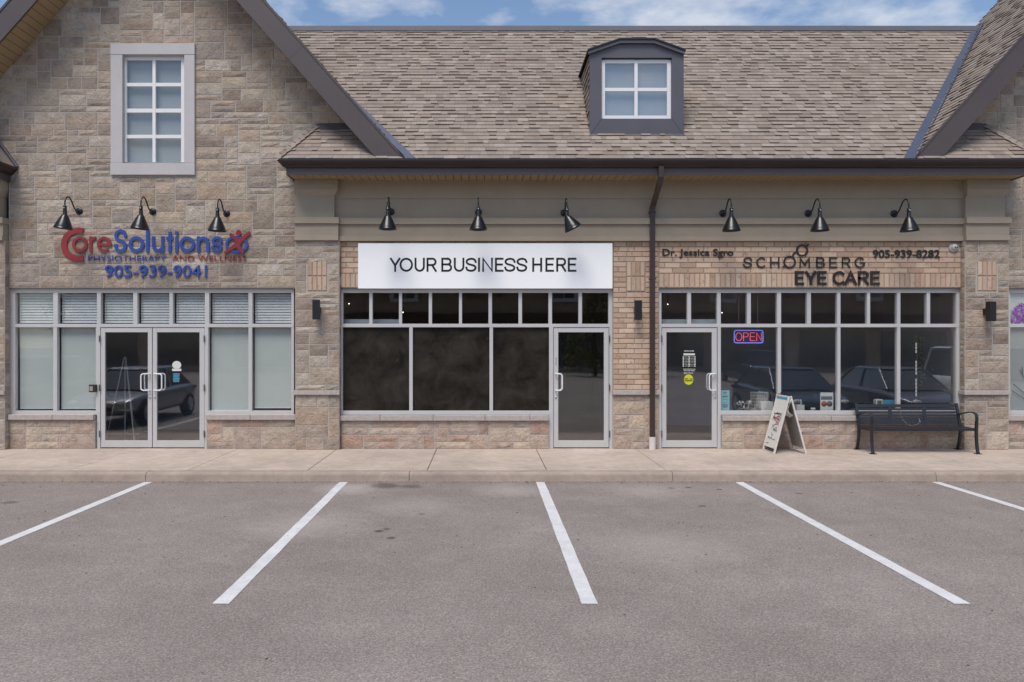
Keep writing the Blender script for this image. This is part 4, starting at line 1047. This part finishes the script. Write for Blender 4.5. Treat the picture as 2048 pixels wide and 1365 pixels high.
for s in (-1, 1):
    x = s * HL
    m_ = MB(); m_.tube(crom([(x, -.31, .012), (x, -.285, .10), (x, -.265, .25), (x, -.262, .42), (x, -.272, .56)]), .03, 4, flat=(.02, .022)); m_.box(x - .05, x + .05, -.35, -.26, 0, .012); bpart(m_, 'leg', .004)
    m_ = MB(); m_.tube(crom([(x, .27, .012), (x, .235, .10), (x, .20, .25), (x, .195, .42), (x, .24, .60), (x, .31, .83)]), .03, 4, flat=(.02, .022)); m_.box(x - .05, x + .05, .225, .315, 0, .012); bpart(m_, 'leg', .004)
    m_ = MB(); m_.tube(crom([(x, -.272, .561), (x, -.275, .63), (x, -.25, .685), (x, -.18, .705), (x, -.05, .70), (x, .10, .67), (x, .235, .64)]), .03, 4, flat=(.009, .026)); bpart(m_, 'armrest', .003)
    m_ = MB(); m_.tube([(x, -.24, .415), (x, .18, .405)], .03, 4, flat=(.024, .018)); bpart(m_, 'seat_rail', .003)
sw = MB(); sw.tube(crom([(-.18, .17, .70), (-.17, .15, .60), (-.14, .10, .52), (-.05, .09, .455), (.06, .10, .46), (.15, .13, .52), (.155, .17, .57)]),   .0018, 5)
for q in ((-.13, .095, .51), (-.05, .085, .457), (.06, .095, .465), (.15, .12, .52)): sw.ico(q, .005, m=1)
o = sw.build('string_light', [M['steel'], M['paper']]); o.location = bn.location
tag(o, 'thin wire of tiny lights hanging in a loop over the bench backrest', 'string light')

# ------------------------------------------------------------------ A-frame sign
af = empty('sandwich_board', (5.31, -.375, WH), 'white folding sandwich board sign standing open on the sidewalk before the window', 'sign')
Ht = 1.0; Wd = .275
def aboard(s):
    top = Vector((s * .012, 0, Ht)); bot = Vector((s * .275, 0, .0)); ax = (bot - top).normalized(); nn = Vector((s * -ax.z, 0, s * ax.x)); nn = Vector((-ax.z * 1, 0, ax.x)) if s > 0 else Vector((ax.z, 0, -ax.x))
    L = (bot - top).length
    P = lambda u, v, d: tuple(top + ax * v + Vector((0, u, 0)) + nn * d)
    return P, L
for s in (-1, 1):
    P, L = aboard(s); f = MB()
    def slab(mb, u0, u1, v0, v1, d0, d1, m=0):
        mb.prism([(u0, v0), (u1, v0), (u1, v1), (u0, v1)], d0, d1, P, m=m)
    f_ = MB(); slab(f_, -Wd, Wd, 0, .03, -.012, .016); slab(f_, -Wd, -Wd + .028, .03, L, -.012, .016); slab(f_, Wd - .028, Wd, .03, L, -.012, .016); slab(f_, -Wd + .028, Wd - .028, .93, .95, -.010, .014)
    slab(f_, -Wd + .028, Wd - .028, L - .018, L - .004, -.008, .008)
    fo = f_.build('frame', M['pvc'], af, .002)
    p_ = MB(); slab(p_, -Wd + .029, Wd - .029, .031, .929, .0, .010); slab(p_, -Wd + .029, Wd - .029, .031, .929, -.006, -.0005, m=1)
    if s == 1:
        for q in range(7): slab(p_, -.2 + q * .062, -.19 + q * .062, .30, .90, -.012, -.0062, m=1)
    pp = p_.build('poster', [M['paper'], M['corr']], af)
    if s == -1:
        # printing on the street-side poster; u runs from wall (right in local -Y) to kerb
        def Pt(u, v, d): return P(u, v, .0115 - d * .5)
        b_ = MB(); slab(b_, -Wd + .03, Wd - .03, .035, .075, .0105, .0125); b_.build('blue_band', M['cyan2'], pp)
        rs = random.Random(5)
        # wavering script strokes and rows of small print, too soft in the photograph to read
        def scribble(u0, u1, v, amp, n, wd, m):
            ln = MB(); wd *= 1.5
            pts = [(u0 + (u1 - u0) * i / n, v + amp * rs.uniform(-1, 1)) for i in range(n + 1)]; pts = sp(pts, 4)
            for (a, b), (c, d) in zip(pts[:-1], pts[1:]):
                t = Vector((c - a, d - b)); q = Vector((-t.y, t.x)).normalized() * wd / 2 if t.length > 1e-6 else Vector((0, wd / 2))
                ln.add([P(a - q.x, b - q.y, .0116), P(c - q.x, d - q.y, .0116), P(c + q.x, d + q.y, .0116), P(a + q.x, b + q.y, .0116)], [(0, 1, 2, 3)], m=m)
            ln.build('print', [M['red'], M['twig']], pp)
        scribble(.17, -.17, .335, .022, 16, .009, 1); scribble(.17, -.17, .345, .020, 16, .009, 1)
        for v in (.40, .425, .455): scribble(.17, -.17, v, .028, 14, .011, 0)
        scribble(.0, -.16, .50, .02, 8, .010, 0)
        scribble(.12, -.16, .55, .03, 8, .007, 1); scribble(.10, -.12, .60, .04, 7, .008, 1); scribble(.02, -.15, .64, .03, 7, .010, 1); scribble(.06, -.03, .71, .035, 4, .007, 1)
        scribble(.18, -.02, .785, .016, 14, .010, 1); scribble(-.02, -.17, .80, .008, 10, .007, 1); scribble(.18, .08, .885, .010, 8, .008, 1)
fb = MB(); rs = random.Random(6); nf = 9
Vf = [( .0 + (.015 + .012 * j) * (1 - .6 * abs(i / nf - .5)) * math.cos(j * .9) + rs.uniform(-.03, .03) * (j % 2 + .4), -.29 + .40 * i / nf, .97 - .30 * j / 6 + rs.uniform(-.015, .015) - .05 * math.sin(i / nf * math.pi)) for i in range(nf + 1) for j in range(7)]
fb.add(Vf, [(i * 7 + j, (i + 1) * 7 + j, (i + 1) * 7 + j + 1, i * 7 + j + 1) for i in range(nf) for j in range(6)])
fo2 = fb.build('crumpled_bag', M['paper']); fo2.location = (5.31, -.375, WH); tag(fo2, 'crumpled pale plastic bag stuffed between the sandwich board leaves', 'bag')
tb = MB(); tb.box(-.018, .018, -Wd + .02, Wd - .02, Ht - .004, Ht + .012); tb.tube([(0, -Wd + .1, Ht + .012), (0, -Wd + .1, Ht + .035), (0, Wd - .12, Ht + .035), (0, Wd - .12, Ht + .012)], .006, 6); tb.build('hinge_handle', M['ink'], af)

# ------------------------------------------------------------------ things in and on the windows
def thing(name, label, cat, group=None): return empty(name, (0, 0, 0), label, cat, group)
YI = YF + .10
def card(name, px0, px1, py0, py1, Y, mat, label, cat, th=.012, group=None):
    m_ = MB(); x0, x1, z0, z1 = PX(px0, Y), PX(px1, Y), PZ(py1, Y), PZ(py0, Y); c = ((x0 + x1) / 2, Y, z0)
    m_.box(x0 - c[0], x1 - c[0], 0, th, 0, z1 - z0); o = m_.build(name, mat); o.location = c; tag(o, label, cat, group); return o
def sheet(parent, px0, px1, py0, py1, Y, mat, name):
    m_ = MB(); l = parent.location; m_.box(PX(px0, Y) - l[0], PX(px1, Y) - l[0], Y - .0015 - l[1], Y - .0005 - l[1], PZ(py1, Y) - l[2], PZ(py0, Y) - l[2]); return m_.build(name, mat, parent)
# a window shelf that carries the display
ws = MB(); ws.box(PX(1441, .3), PILS[1][0], YF + .13, .62, .74, .775); ws.build('window_shelf', M['roomceil'], B)
# neon sign
ns = empty('neon_sign', (PX(1497, YI), YI, PZ(674, YI)), 'lit red and blue neon OPEN sign hanging inside the eye care window', 'sign')
m_ = MB(); x0, x1, z0, z1 = PX(1466, YI), PX(1528.5, YI), PZ(688.5, YI), PZ(659, YI); m_.box(x0, x1, YI + .012, YI + .02, z0, z1); sub(m_.build('back_panel', M['neonbk'], ns))
m_ = MB(); r = .035; a, b, c, d = PX(1468.5, YI), PX(1526, YI), PZ(686.3, YI), PZ(661.2, YI)
pth = [(b - r + r * math.cos(R(t)), YI, d - r + r * math.sin(R(t))) for t in (0, 30, 60, 90)] + [(a + r + r * math.cos(R(t)), YI, d - r + r * math.sin(R(t))) for t in (90, 120, 150, 180)] + [(a + r + r * math.cos(R(t)), YI, c + r + r * math.sin(R(t))) for t in (180, 210, 240, 270)] + [(b - r + r * math.cos(R(t)), YI, c + r + r * math.sin(R(t))) for t in (270, 300, 330, 360)]
m_.tube(pth, .0085, 6, closed=True); sub(m_.build('border_tube', M['neonb'], ns))
m_ = MB()
for ch, a, b in (('O', 1471, 1484.5), ('P', 1486.5, 1497.5), ('E', 1500, 1510.5), ('N', 1513, 1523.5)): glyph(m_, ch, a, b, 665.5, 682.5, 1.25, YI - .006, YI + .004)
sub(m_.build('letter_tubes', M['neonr'], ns))
m_ = MB(); m_.tube([(PX(1478, YI), YI + .015, z1), (PX(1478, YI), YI + .015, z1 + .62)], .003, 5); m_.tube([(PX(1516, YI), YI + .015, z1), (PX(1516, YI), YI + .015, z1 + .62)], .003, 5); sub(m_.build('hanging_chain', M['steel'], ns))
o = card('poster', 1441.8, 1459, 781, 821, YI, M['cyan'], 'narrow cyan poster with dark print standing in the window next to the eye care door', 'poster')
for y0, y1, a, b in ((784, 786, 1446, 1454), (787.5, 789, 1447, 1453), (792, 795, 1444.5, 1456), (809, 811.5, 1444, 1456), (812.5, 815.5, 1445, 1455)): sheet(o, a, b, y0, y1, YI, M['greyp'], 'print_line')
m_ = MB(); l = o.location; xs = PX(1450, YI) - l[0]; zs = PZ(802, YI) - l[2]
m_.tube([(xs - .035, -.002, zs - .03), (xs + .04, -.002, zs - .03), (xs + .045, -.002, zs), (xs + .04, -.002, zs + .03), (xs - .035, -.002, zs + .03)], .003, 5); m_.build('print_outline', M['greyp'], o)
card('display_box', 1521.5, 1546, 804, 822, .34, M['paper'], 'plain white box on the window shelf behind the sandwich board', 'box', .16)
o = card('display_box', 1593.5, 1609, 810.5, 822, .34, M['paper'], 'small white box with a clear bottle standing on top in the window', 'box', .12)
m_ = MB(); m_.lathe([(0, 0), (.022, 0), (.022, .05), (.008, .07), (.008, .10), (0, .10)], Matrix.Translation((PX(1602, .4), .40, PZ(810.3, .34) + .002)), 14); o = m_.build('bottle', M['steel']); tag(o, 'tiny clear bottle standing on a small white box in the window', 'bottle')
m_ = MB(); m_.lathe([(0, 0), (.042, 0), (.045, .06), (.042, .07), (0, .07)], Matrix.Translation((PX(1626, .36), .36, .776)), 18); o = m_.build('jar', M['paper']); tag(o, 'small round pale jar between a white box and the photo leaflet', 'jar')
o = card('leaflet', 1640.8, 1666.5, 785.5, 822, YI + .02, M['paper'], 'white leaflet with orange and dark round pictures leaning in the window', 'leaflet')
sheet(o, 1642, 1664.5, 793, 800, YI + .02, M['greyp'], 'print_band')
for px, mt in ((1648, 'orange'), (1659, 'greyp')):
    m_ = MB(); l = o.location; m_.lathe([(0, .003), (.052, .003), (.052, .001)], Matrix.Translation((PX(px, YI + .02) - l[0], -.001, PZ(808, YI + .02) - l[2])) @ Matrix.Rotation(R(90), 4, 'X'), 18); m_.build('print_disc', M[mt], o)
rs = random.Random(9)
def heap(name, px0, px1, py0, py1, n, mats, label, cat, r0=.012, r1=.026, Y=.3, d=.12):
    m_ = MB(); x0, x1, z1 = PX(px0, Y), PX(px1, Y), PZ(py0, Y)
    for i in range(n):
        x = rs.uniform(x0, x1); z = rs.uniform(.775 + .015, z1); s_ = rs.uniform(r0, r1); y = Y + rs.uniform(0, d); an = rs.uniform(0, 3)
        u = Vector((math.cos(an), 0, math.sin(an))) * s_; v = Vector((-math.sin(an), 0, math.cos(an))) * s_ * .7; c = Vector((x, y, z)); w_ = Vector((0, s_ * .6, 0))
        P8 = [c - u - v, c + u - v, c + u + v, c - u + v]; m_.add(P8 + [p + w_ for p in P8], [(0, 1, 2, 3), (0, 4, 5, 1), (1, 5, 6, 2), (2, 6, 7, 3), (3, 7, 4, 0)], m=rs.randrange(len(mats)))
    return tag(m_.build(name, mats), label, cat)
heap('flower_arrangement', 1478, 1503, 803, 821, 90, [M['paper'], M['corr'], M['greyp']], 'heap of small white blossoms on the window shelf right of the cyan poster', 'flowers')
rk = thing('display_rack', 'grey grid rack of small spectacle cards behind the white blossoms', 'rack')
m_ = MB(); Y = .5
m_.box(PX(1501, Y), PX(1537, Y), Y, Y + .02, .776, PZ(784, Y)); m_.build('panel', M['corr'], rk)
m_ = MB()
for i in range(9):
    for j in range(5): m_.box(PX(1502.5 + i * 3.8, Y), PX(1505 + i * 3.8, Y), Y - .008, Y - .001, PZ(789.5 + j * 6.4, Y), PZ(786 + j * 6.4, Y))
m_.build('cards', M['greyp'], rk)
o = card('carton', 1752, 1765, 799.5, 809, .3, M['paper'], 'small white and grey carton on the shelf seen over the bench back', 'box', .1); sheet(o, 1754.5, 1763.5, 801.5, 809, .3, M['greyp'], 'print_band')
card('carton', 1766, 1790, 801, 809, .3, M['cyan2'], 'low blue carton on the shelf seen over the bench back', 'box', .1)
m_ = MB()
for i in range(15):
    if i in (3, 4, 9): continue
    m_.box(PX(1831, YI), PX(1833.6, YI), YI, YI + .004, PZ(686 + i * 7.2 + 6, YI), PZ(686 + i * 7.2, YI))
m_.box(PX(1833.8, YI), PX(1834.4, YI), YI, YI + .003, PZ(794, YI), PZ(685, YI), m=1)
tag(m_.build('hanging_ribbon', [M['paper'], M['greyp']]), 'tall thin black and white dashed strip hanging in the rightmost eye care window', 'strip')
hp = thing('hanging_plant', 'dark leafy plant beside the dashed strip in the rightmost eye care window', 'plant')
m_ = MB(); rs = random.Random(21)
for i in range(160):
    x = PX(1838 + rs.gauss(0, 5.5), .5); z = PZ(672 + abs(rs.gauss(0, 55)), .5); y = .5 + rs.uniform(-.06, .06); a = rs.uniform(0, 6.28); s_ = .035
    m_.add([(x, y, z), (x + s_ * math.cos(a), y - .02, z + s_ * math.sin(a)), (x + 1.6 * s_ * math.cos(a + .4), y, z + 1.6 * s_ * math.sin(a + .4))], [(0, 1, 2)])
m_.build('foliage', M['leafa'], hp); m_ = MB(); m_.tube([(PX(1838, .5), .5, .78), (PX(1838, .5), .5, PZ(675, .5))], .008, 6); m_.build('stem', M['twig'], hp)
# decals on the doors
Yg = YF + .018
def decal(name, label, cat): return empty(name, (0, 0, 0), label, cat)
dd = decal('door_decal', 'white opening hours lettering on the glass of the eye care door', 'decal')
k1 = lambda v: 1340 + v / 15.16; k2 = lambda v: 690 + v / 15.16
m_ = MB(); Xg = lambda p: PX(p, Yg); Zg = lambda p: PZ(p, Yg)
def bar(m_, a, b, c, d, m=0): m_.face([(Xg(a), Yg, Zg(d)), (Xg(b), Yg, Zg(d)), (Xg(b), Yg, Zg(c)), (Xg(a), Yg, Zg(c))], m=m)
bar(m_, k1(410), k1(755), k2(262), k2(320)); bar(m_, k1(400), k1(775), k2(732), k2(745))
rs = random.Random(2)
for i in range(7):
    y = k2(352) + i * 3.1
    for a, b in ((385, 425), (560, 605), (738, 775)): bar(m_, k1(a), k1(b), y, y + 2.0)
    x = 450
    while x < 730:
        wd = rs.uniform(8, 20)
        if not 545 < x < 612: bar(m_, k1(x), k1(x + wd), y + .3, y + 1.3)
        x += wd + rs.uniform(8, 18)
m_.build('hours_table', M['paper'], dd)
text('lettering', 'OFFICE HOURS', k1(425), k1(728), k2(208), 2.4, Yg, .0006, M['paper'], dd, .02); text('lettering', '905 939 8282', k1(415), k1(755), k2(800), 2.0, Yg, .0006, M['paper'], dd, .02); text('lettering', 'Eye Care', k1(425), k1(705), k2(872), 2.6, Yg, .0006, M['paper'], dd, .02)
yd = decal('round_sticker', 'round yellow sticker with small dark print on the eye care door', 'sticker')
m_ = MB(); m_.face([(Xg(k1(563)) + .085 * math.cos(R(t)), Yg - .001, Zg(k2(1055)) + .095 * math.sin(R(t))) for t in range(0, 360, 12)]); m_.build('disc', M['yellow'], yd)
for y0, y1, a, b in ((1020, 1042, 440, 545), (1020, 1042, 600, 690), (1062, 1082, 430, 695), (1095, 1110, 460, 670)):
    m_ = MB(); m_.box(Xg(k1(a)), Xg(k1(b)), Yg - .0024, Yg - .0014, Zg(k2(y1)), Zg(k2(y0))); m_.build('print_line', M['twig'], yd)
ps = decal('door_decal', 'white round and blue sticker on the right leaf of the double doors', 'decal')
j1 = lambda v: 180 + v / 5.248; j2 = lambda v: 640 + v / 5.25
m_ = MB(); m_.face([(Xg(j1(910)) + .082 * math.cos(R(t)), Yg, Zg(j2(475)) + .073 * math.sin(R(t))) for t in range(0, 360, 12)]); bar(m_, j1(862), j1(958), j2(514), j2(538)); m_.build('white_print', M['paper'], ps)
m_ = MB()
for i in range(6): bar(m_, j1(870 + (i % 2) * 4), j1(942 - (i % 3) * 3), j2(562 + i * 16), j2(573 + i * 16))
m_.build('blue_print', M['cyan2'], ps)
for a, b in ((1142, 1160), ):
    pass
dl = decal('door_decal', 'small grey push label on the frame of the middle shop door', 'decal')
m_ = MB(); m_.box(PX(1111, YF), PX(1113.5, YF), YF - .0012, YF - .0004, PZ(731, YF), PZ(716, YF)); m_.build('print', M['corr'], dl)
# keypad on the mullion
kp = empty('card_reader', (PX(190, YF), YF - .012, PZ(777, YF)), 'small grey entry keypad box on the frame left of the double doors', 'keypad')
m_ = MB(); m_.box(PX(181, YF) - kp.location[0], PX(195, YF) - kp.location[0], -.05, -.001, -.07, .07); m_.build('housing', M['twig'], kp, .006)
m_ = MB(); m_.box(-.068, -.01, -.053, -.0505, -.045, .04); m_.build('faceplate', M['corr'], kp)
# white stand behind the double doors
ts = empty('display_stand', (PX(250, .9), .9, WH), 'tall white pyramid stand of thin rods behind the left leaf of the double doors', 'stand')
m_ = MB()
for dx, dy in ((-.33, -.1), (.24, -.12), (.10, .25), (0, 0)): m_.tube([(dx, dy, 0), (dx * .05, dy * .05, 1.65)], .011, 6)
m_.build('rods', M['paper'], ts)
m_ = MB(); m_.box(-.30, .30, -.12, .2, .16, .185); m_.box(-.12, .12, -.1, .12, .62, .64); m_.build('shelf', M['corr'], ts)
mb_ = MB(); rs = random.Random(4)
for i in range(14): mb_.box(PX(258 + i * 2, .9) , PX(259.4 + i * 2, .9), .84, .9, .32, .32 + rs.uniform(.08, .3))
tag(mb_.build('stacked_goods', M['greyp']), 'small dark goods on the shelf of the white pyramid stand', 'goods')
# purple flowers picture
fl = thing('flower_decal', 'purple blossom picture on the film of the window at the right edge', 'decal')
m_ = MB(); rs = random.Random(8); Y = YF + .032
CLU = [(2024, 640), (2030, 628), (2038, 634), (2034, 618), (2044, 622), (2050, 632), (2047, 641), (2056, 620), (2062, 630), (2070, 638), (2066, 616), (2078, 628), (2042, 612), (2036, 643), (2058, 642), (2084, 640)]
for i in range(560):
    cx_, cy_ = CLU[i % len(CLU)]
    x = PX(cx_ + rs.gauss(0, 3.0), Y); z = PZ(min(cy_ + rs.gauss(0, 3.0), 647), Y); s_ = rs.uniform(.010, .019); b = rs.uniform(0, 6.28); yy = Y - rs.uniform(0, .006)
    pts = [(x + s_ * (1 if k % 2 else .45) * math.cos(b + k * .628), yy, z + s_ * (1 if k % 2 else .45) * math.sin(b + k * .628)) for k in range(10)]
    m_.face(pts, m=rs.choice((0, 0, 0, 1)))
m_.build('petals', [M['purple'], plain('deep_violet_petals', lin(92, 46, 116), .7)], fl)
m_ = MB()
for path in ([(2026, 768), (2036, 776), (2050, 788)], [(2040, 740), (2046, 752), (2054, 764)], [(2044, 734), (2045, 748)], [(2024, 782), (2040, 792), (2060, 806)]):
    m_.tube([(PX(a, Y), Y - .004, PZ(b, Y)) for a, b in path], .004, 5)
m_.build('twigs', M['twig'], fl)

# ------------------------------------------------------------------ what the windows reflect: parked cars, opposite shops, trees, a sign post
def car(x, y, paint, label, kind=0, flip=1):
    root = empty('parked_car', (x, y, 0), label, 'car', 'cars parked beside the shops')
    root.rotation_euler = (0, 0, 0 if flip == 1 else math.pi)
    L = (4.6, 4.8, 4.9)[kind]; H = (1.42, 1.70, 1.95)[kind]; belt = (.92, 1.05, 1.12)[kind]
    # stations: y along the car (nose at +), half width, floor z, shoulder z, deck z
    nose = L / 2
    ss = [(-nose, .70, .42, .62, .80), (-nose + .12, .80, .28, .72, belt - .02), (-nose + .8, .88, .24, .78, belt + .02), (-.6, .905, .22, .8, belt), (.6, .905, .22, .8, belt - .02), (nose - 1.3, .90, .24, .76, belt - .06), (nose - .5, .86, .26, .70, belt - .16), (nose - .1, .76, .30, .60, belt - .26), (nose, .64, .40, .55, belt - .34)]
    b = MB(); V = []; n = 10
    for yy, hw, fz, sz, dz in ss:
        half = [(hw * .82, fz), (hw * .97, fz + .12), (hw, sz), (hw * .93, dz - .03), (hw * .80, dz)]
        for px_, z in half: V.append((px_, yy, z))
        for px_, z in half[::-1]: V.append((-px_, yy, z))
    k = len(ss)
    b.add(V, [(i * n + j, (i + 1) * n + j, (i + 1) * n + (j + 1) % n, i * n + (j + 1) % n) for i in range(k - 1) for j in range(n)] + [list(range(n)), list(range(k * n - 1, (k - 1) * n - 1, -1))], sm=True)
    bo = b.build('body', paint, root); md = bo.modifiers.new('sub', 'SUBSURF'); md.levels = 2; md.render_levels = 2
    c0, c1, c2, c3 = ((-1.75, -1.0, .35, 1.15), (-2.1, -1.75, .45, 1.25), (-2.2, -2.0, .7, 1.4))[kind]
    g = MB(); zt = H - .05
    bt = [(-.74, c0, belt - .02), (.74, c0, belt - .02), (.76, c3, belt - .05), (-.76, c3, belt - .05)]; tp = [(-.58, c1, zt), (.58, c1, zt), (.58, c2, zt), (-.58, c2, zt)]
    g.add(bt + tp, [(0, 1, 5, 4), (1, 2, 6, 5), (2, 3, 7, 6), (3, 0, 4, 7), (4, 5, 6, 7)]); g.build('window', M['carglass'], root, .03)
    r_ = MB()
    r_.add([(-.60, c1 - .06, zt), (.60, c1 - .06, zt), (.60, c2 + .06, zt), (-.60, c2 + .06, zt), (-.52, c1 + .1, H), (.52, c1 + .1, H), (.52, c2 - .1, H), (-.52, c2 - .1, H)], [(0, 3, 2, 1), (4, 5, 6, 7), (0, 1, 5, 4), (1, 2, 6, 5), (2, 3, 7, 6), (3, 0, 4, 7)])
    for sx in (-1, 1):
        for (p, q) in (((sx * .76, c3, belt - .05), (sx * .585, c2 + .02, zt)), ((sx * .74, c0, belt - .02), (sx * .585, c1 - .02, zt)), ((sx * .755, -.3, belt - .03), (sx * .592, -.35, zt))): r_.tube([p, q], .035, 6)
    r_.build('roof', paint, root, .02)
    for sx in (-1, 1):
        for yy in (-nose + .85, nose - .9):
            w_ = MB(); Mt = Matrix.Translation((sx * .80, yy, .33)) @ Matrix.Rotation(R(90), 4, 'Y')
            w_.lathe([(.20, -.10), (.31, -.10), (.33, -.07), (.33, .07), (.31, .10), (.20, .10)], Mt, 24); w_.lathe([(0, .06 * sx), (.19, .09 * sx), (.205, .10 * sx)], Mt, 24, m=1); w_.build('wheel', [M['rubber'], M['steel']], root)
        h = MB(); h.ico((sx * .58, nose - .16, .62), .12, sq=.55); h.build('headlight', M['signw'], root)
        t = MB(); t.ico((sx * .66, -nose + .07, .78), .11, sq=.7); t.build('tail_light', M['red'], root)
    gr = MB(); gr.box(-.42, .42, nose - .1, nose + .005, .42, .52); gr.build('grille', M['rubber'], root)
    return root
PB = plain('black_car_paint', lin(84, 88, 92), .16, .5, .8); PS = plain('silver_car_paint', lin(150, 152, 156), .25, .5); PW = plain('white_car_paint', lin(214, 214, 212), .25); PG = plain('grey_car_paint', lin(112, 116, 122), .18, .4)
car(8.15, -6.6, PB, 'black sedan parked nose in just beyond the right end of the photographed bays', 0)
car(11.0, -6.5, PG, 'grey sedan parked second from the shops bench', 0)
car(14.3, -7.4, PW, 'white high roof van parked beyond the grey sedan', 2)
car(-9.3, -6.5, PS, 'silver sedan parked nose in beyond the left double doors', 0)
car(-12.2, -6.4, PS, 'silver tall wagon parked beyond the silver sedan', 1)
car(-4.2, -25, PS, 'silver tall wagon parked across the lot facing away', 1, -1); car(1.2, -25.2, PS, 'silver sedan parked across the lot facing away', 0, -1); car(13.5, -25, PB, 'black wagon parked across the lot facing away', 1, -1)
sp_ = empty('sign_post', (12.6, -5.6, 0), 'blank backed parking sign on a thin green post by the parked cars', 'sign')
m_ = MB(); m_.tube([(0, 0, 0), (0, 0, 2.75)], .03, 8); m_.build('post', plain('green_post', lin(90, 120, 105), .5), sp_); m_ = MB(); m_.box(-.19, .19, .035, .04, 2.2, 2.75); m_.build('panel', M['corr'], sp_)
op = empty('opposite_shops', (0, 0, 0), 'long tan shop building with steep gables across the parking lot', 'building')
m_ = MB(); yb = -44
m_.box(-31, 36, yb - 9, yb, 0, 6.0)
for c in (-24, -6, 6, 18, 29): m_.prism([(c - 4.2, 6.0), (c + 4.2, 6.0), (c, 10.4)], yb - 8, yb + .2, lambda u, v, d: (u, d, v))
m_.build('wall', plain('tan_masonry', lin(186, 164, 142), .9, 0, .2, .2, 1.0), op)
m_ = MB(); m_.prism([(yb + .8, 5.9), (yb - 4, 9.6), (yb - 9.5, 5.9)], -31, 36, lambda u, v, d: (d, u, v)); 
for c in (-24, -6, 6, 18, 29):
    for s in (-1, 1): m_.prism([(c, 10.6), (c + s * 4.9, 5.5), (c + s * 4.9, 5.8), (c, 10.9)], yb - 4, yb + .9, lambda u, v, d: (u, d, v))
m_.build('roof', M['deck'], op)
for c in (-6, 6, 18, 29, 0, 12, 23.5):
    for (z0, z1, hw) in ((5.4, 8.0, .8),) if c in (-6, 6, 18, 29) else ((7.1, 8.5, .8),):
        yy = yb + .25 if c in (-6, 6, 18, 29) else yb - 1.0
        m_ = MB(); m_.box(c - hw - .25, c + hw + .25, yy, yy + .06, z0 - .25, z1 + .25); w_ = m_.build('window', M['white'], op); m_ = MB()
        for i in range(2):
            for j in range(3): m_.box(c - hw + i * hw + .05, c - hw + (i + 1) * hw - .05, yy + .061, yy + .07, z0 + (z1 - z0) * j / 3 + .05, z0 + (z1 - z0) * (j + 1) / 3 - .05)
        m_.build('pane', M['carglass'], w_)
for i in range(11):
    a = -31 + i * 6.1; m_ = MB(); m_.box(a, a + 4.9, yb + .05, yb + .12, .3, 3.0); m_.build('shop_window', M['carglass'], op)
m_ = MB(); m_.box(-31, 36, yb + .15, yb + .35, 3.4, 4.3); m_.build('fascia', plain('awning_brown', lin(92, 70, 58), .8), op)
ob = empty('low_store', (-62, -120, 0), 'low pale flat roofed store beyond the left end of the lot', 'building')
m_ = MB(); m_.box(-12, 12, -8, 0, 0, 5.2); m_.build('wall', plain('brown_block', lin(110, 96, 86), .9), ob); m_ = MB(); m_.box(-12.2, 12.2, -8.2, .2, 5.2, 6.8); m_.build('parapet', M['corr'], ob)
def tree(x, y, h, seed, label, lo=.38):
    root = empty('broadleaf_tree', (x, y, 0), label, 'tree', 'trees across the parking lot'); rs = random.Random(seed)
    t = MB(); t.tube(crom([(0, 0, 0), (.05, .02, h * .25), (-.06, .05, h * .5), (.03, 0, h * .8)]), [.13 - .1 * i / 18 for i in range(19)], 8)
    for i in range(7):
        a = rs.uniform(0, 6.28); z = h * rs.uniform(.3, .6); l_ = h * rs.uniform(.16, .28); t.tube([(0, 0, z), (math.cos(a) * l_ * .5, math.sin(a) * l_ * .5, z + l_ * .45), (math.cos(a) * l_, math.sin(a) * l_, z + l_)], [.05, .035, .015], 6)
    t.build('trunk', M['bark'], root); c = MB()
    for k in range(26):
        a = rs.uniform(0, 6.28); rr = h * .30 * math.sqrt(rs.random()); cz = h * rs.uniform(lo, .97); cc = Vector((math.cos(a) * rr * (1.25 - cz / h * .7), math.sin(a) * rr * (1.25 - cz / h * .7), cz))
        for q in range(80):
            d = Vector((rs.gauss(0, 1), rs.gauss(0, 1), rs.gauss(0, 1))); p = cc + d * h * .052; u = Vector((rs.gauss(0, 1), rs.gauss(0, 1), rs.gauss(0, 1))).normalized(); v = u.orthogonal().normalized(); s_ = rs.uniform(.07, .14)
            c.add([p - u * s_, p + v * s_ * .6, p + u * s_, p - v * s_ * .6], [(0, 1, 2, 3)])
    c.build('crown', M['leafa'], root)
tree(6.9, -34, 5.5, 1, 'bushy green tree across the lot in line with the middle shop door', .1); tree(-36, -52, 6.5, 2, 'taller green tree across the lot on the left by the low store'); tree(9.5, -34, 5.5, 3, 'small green tree across the lot to the right')
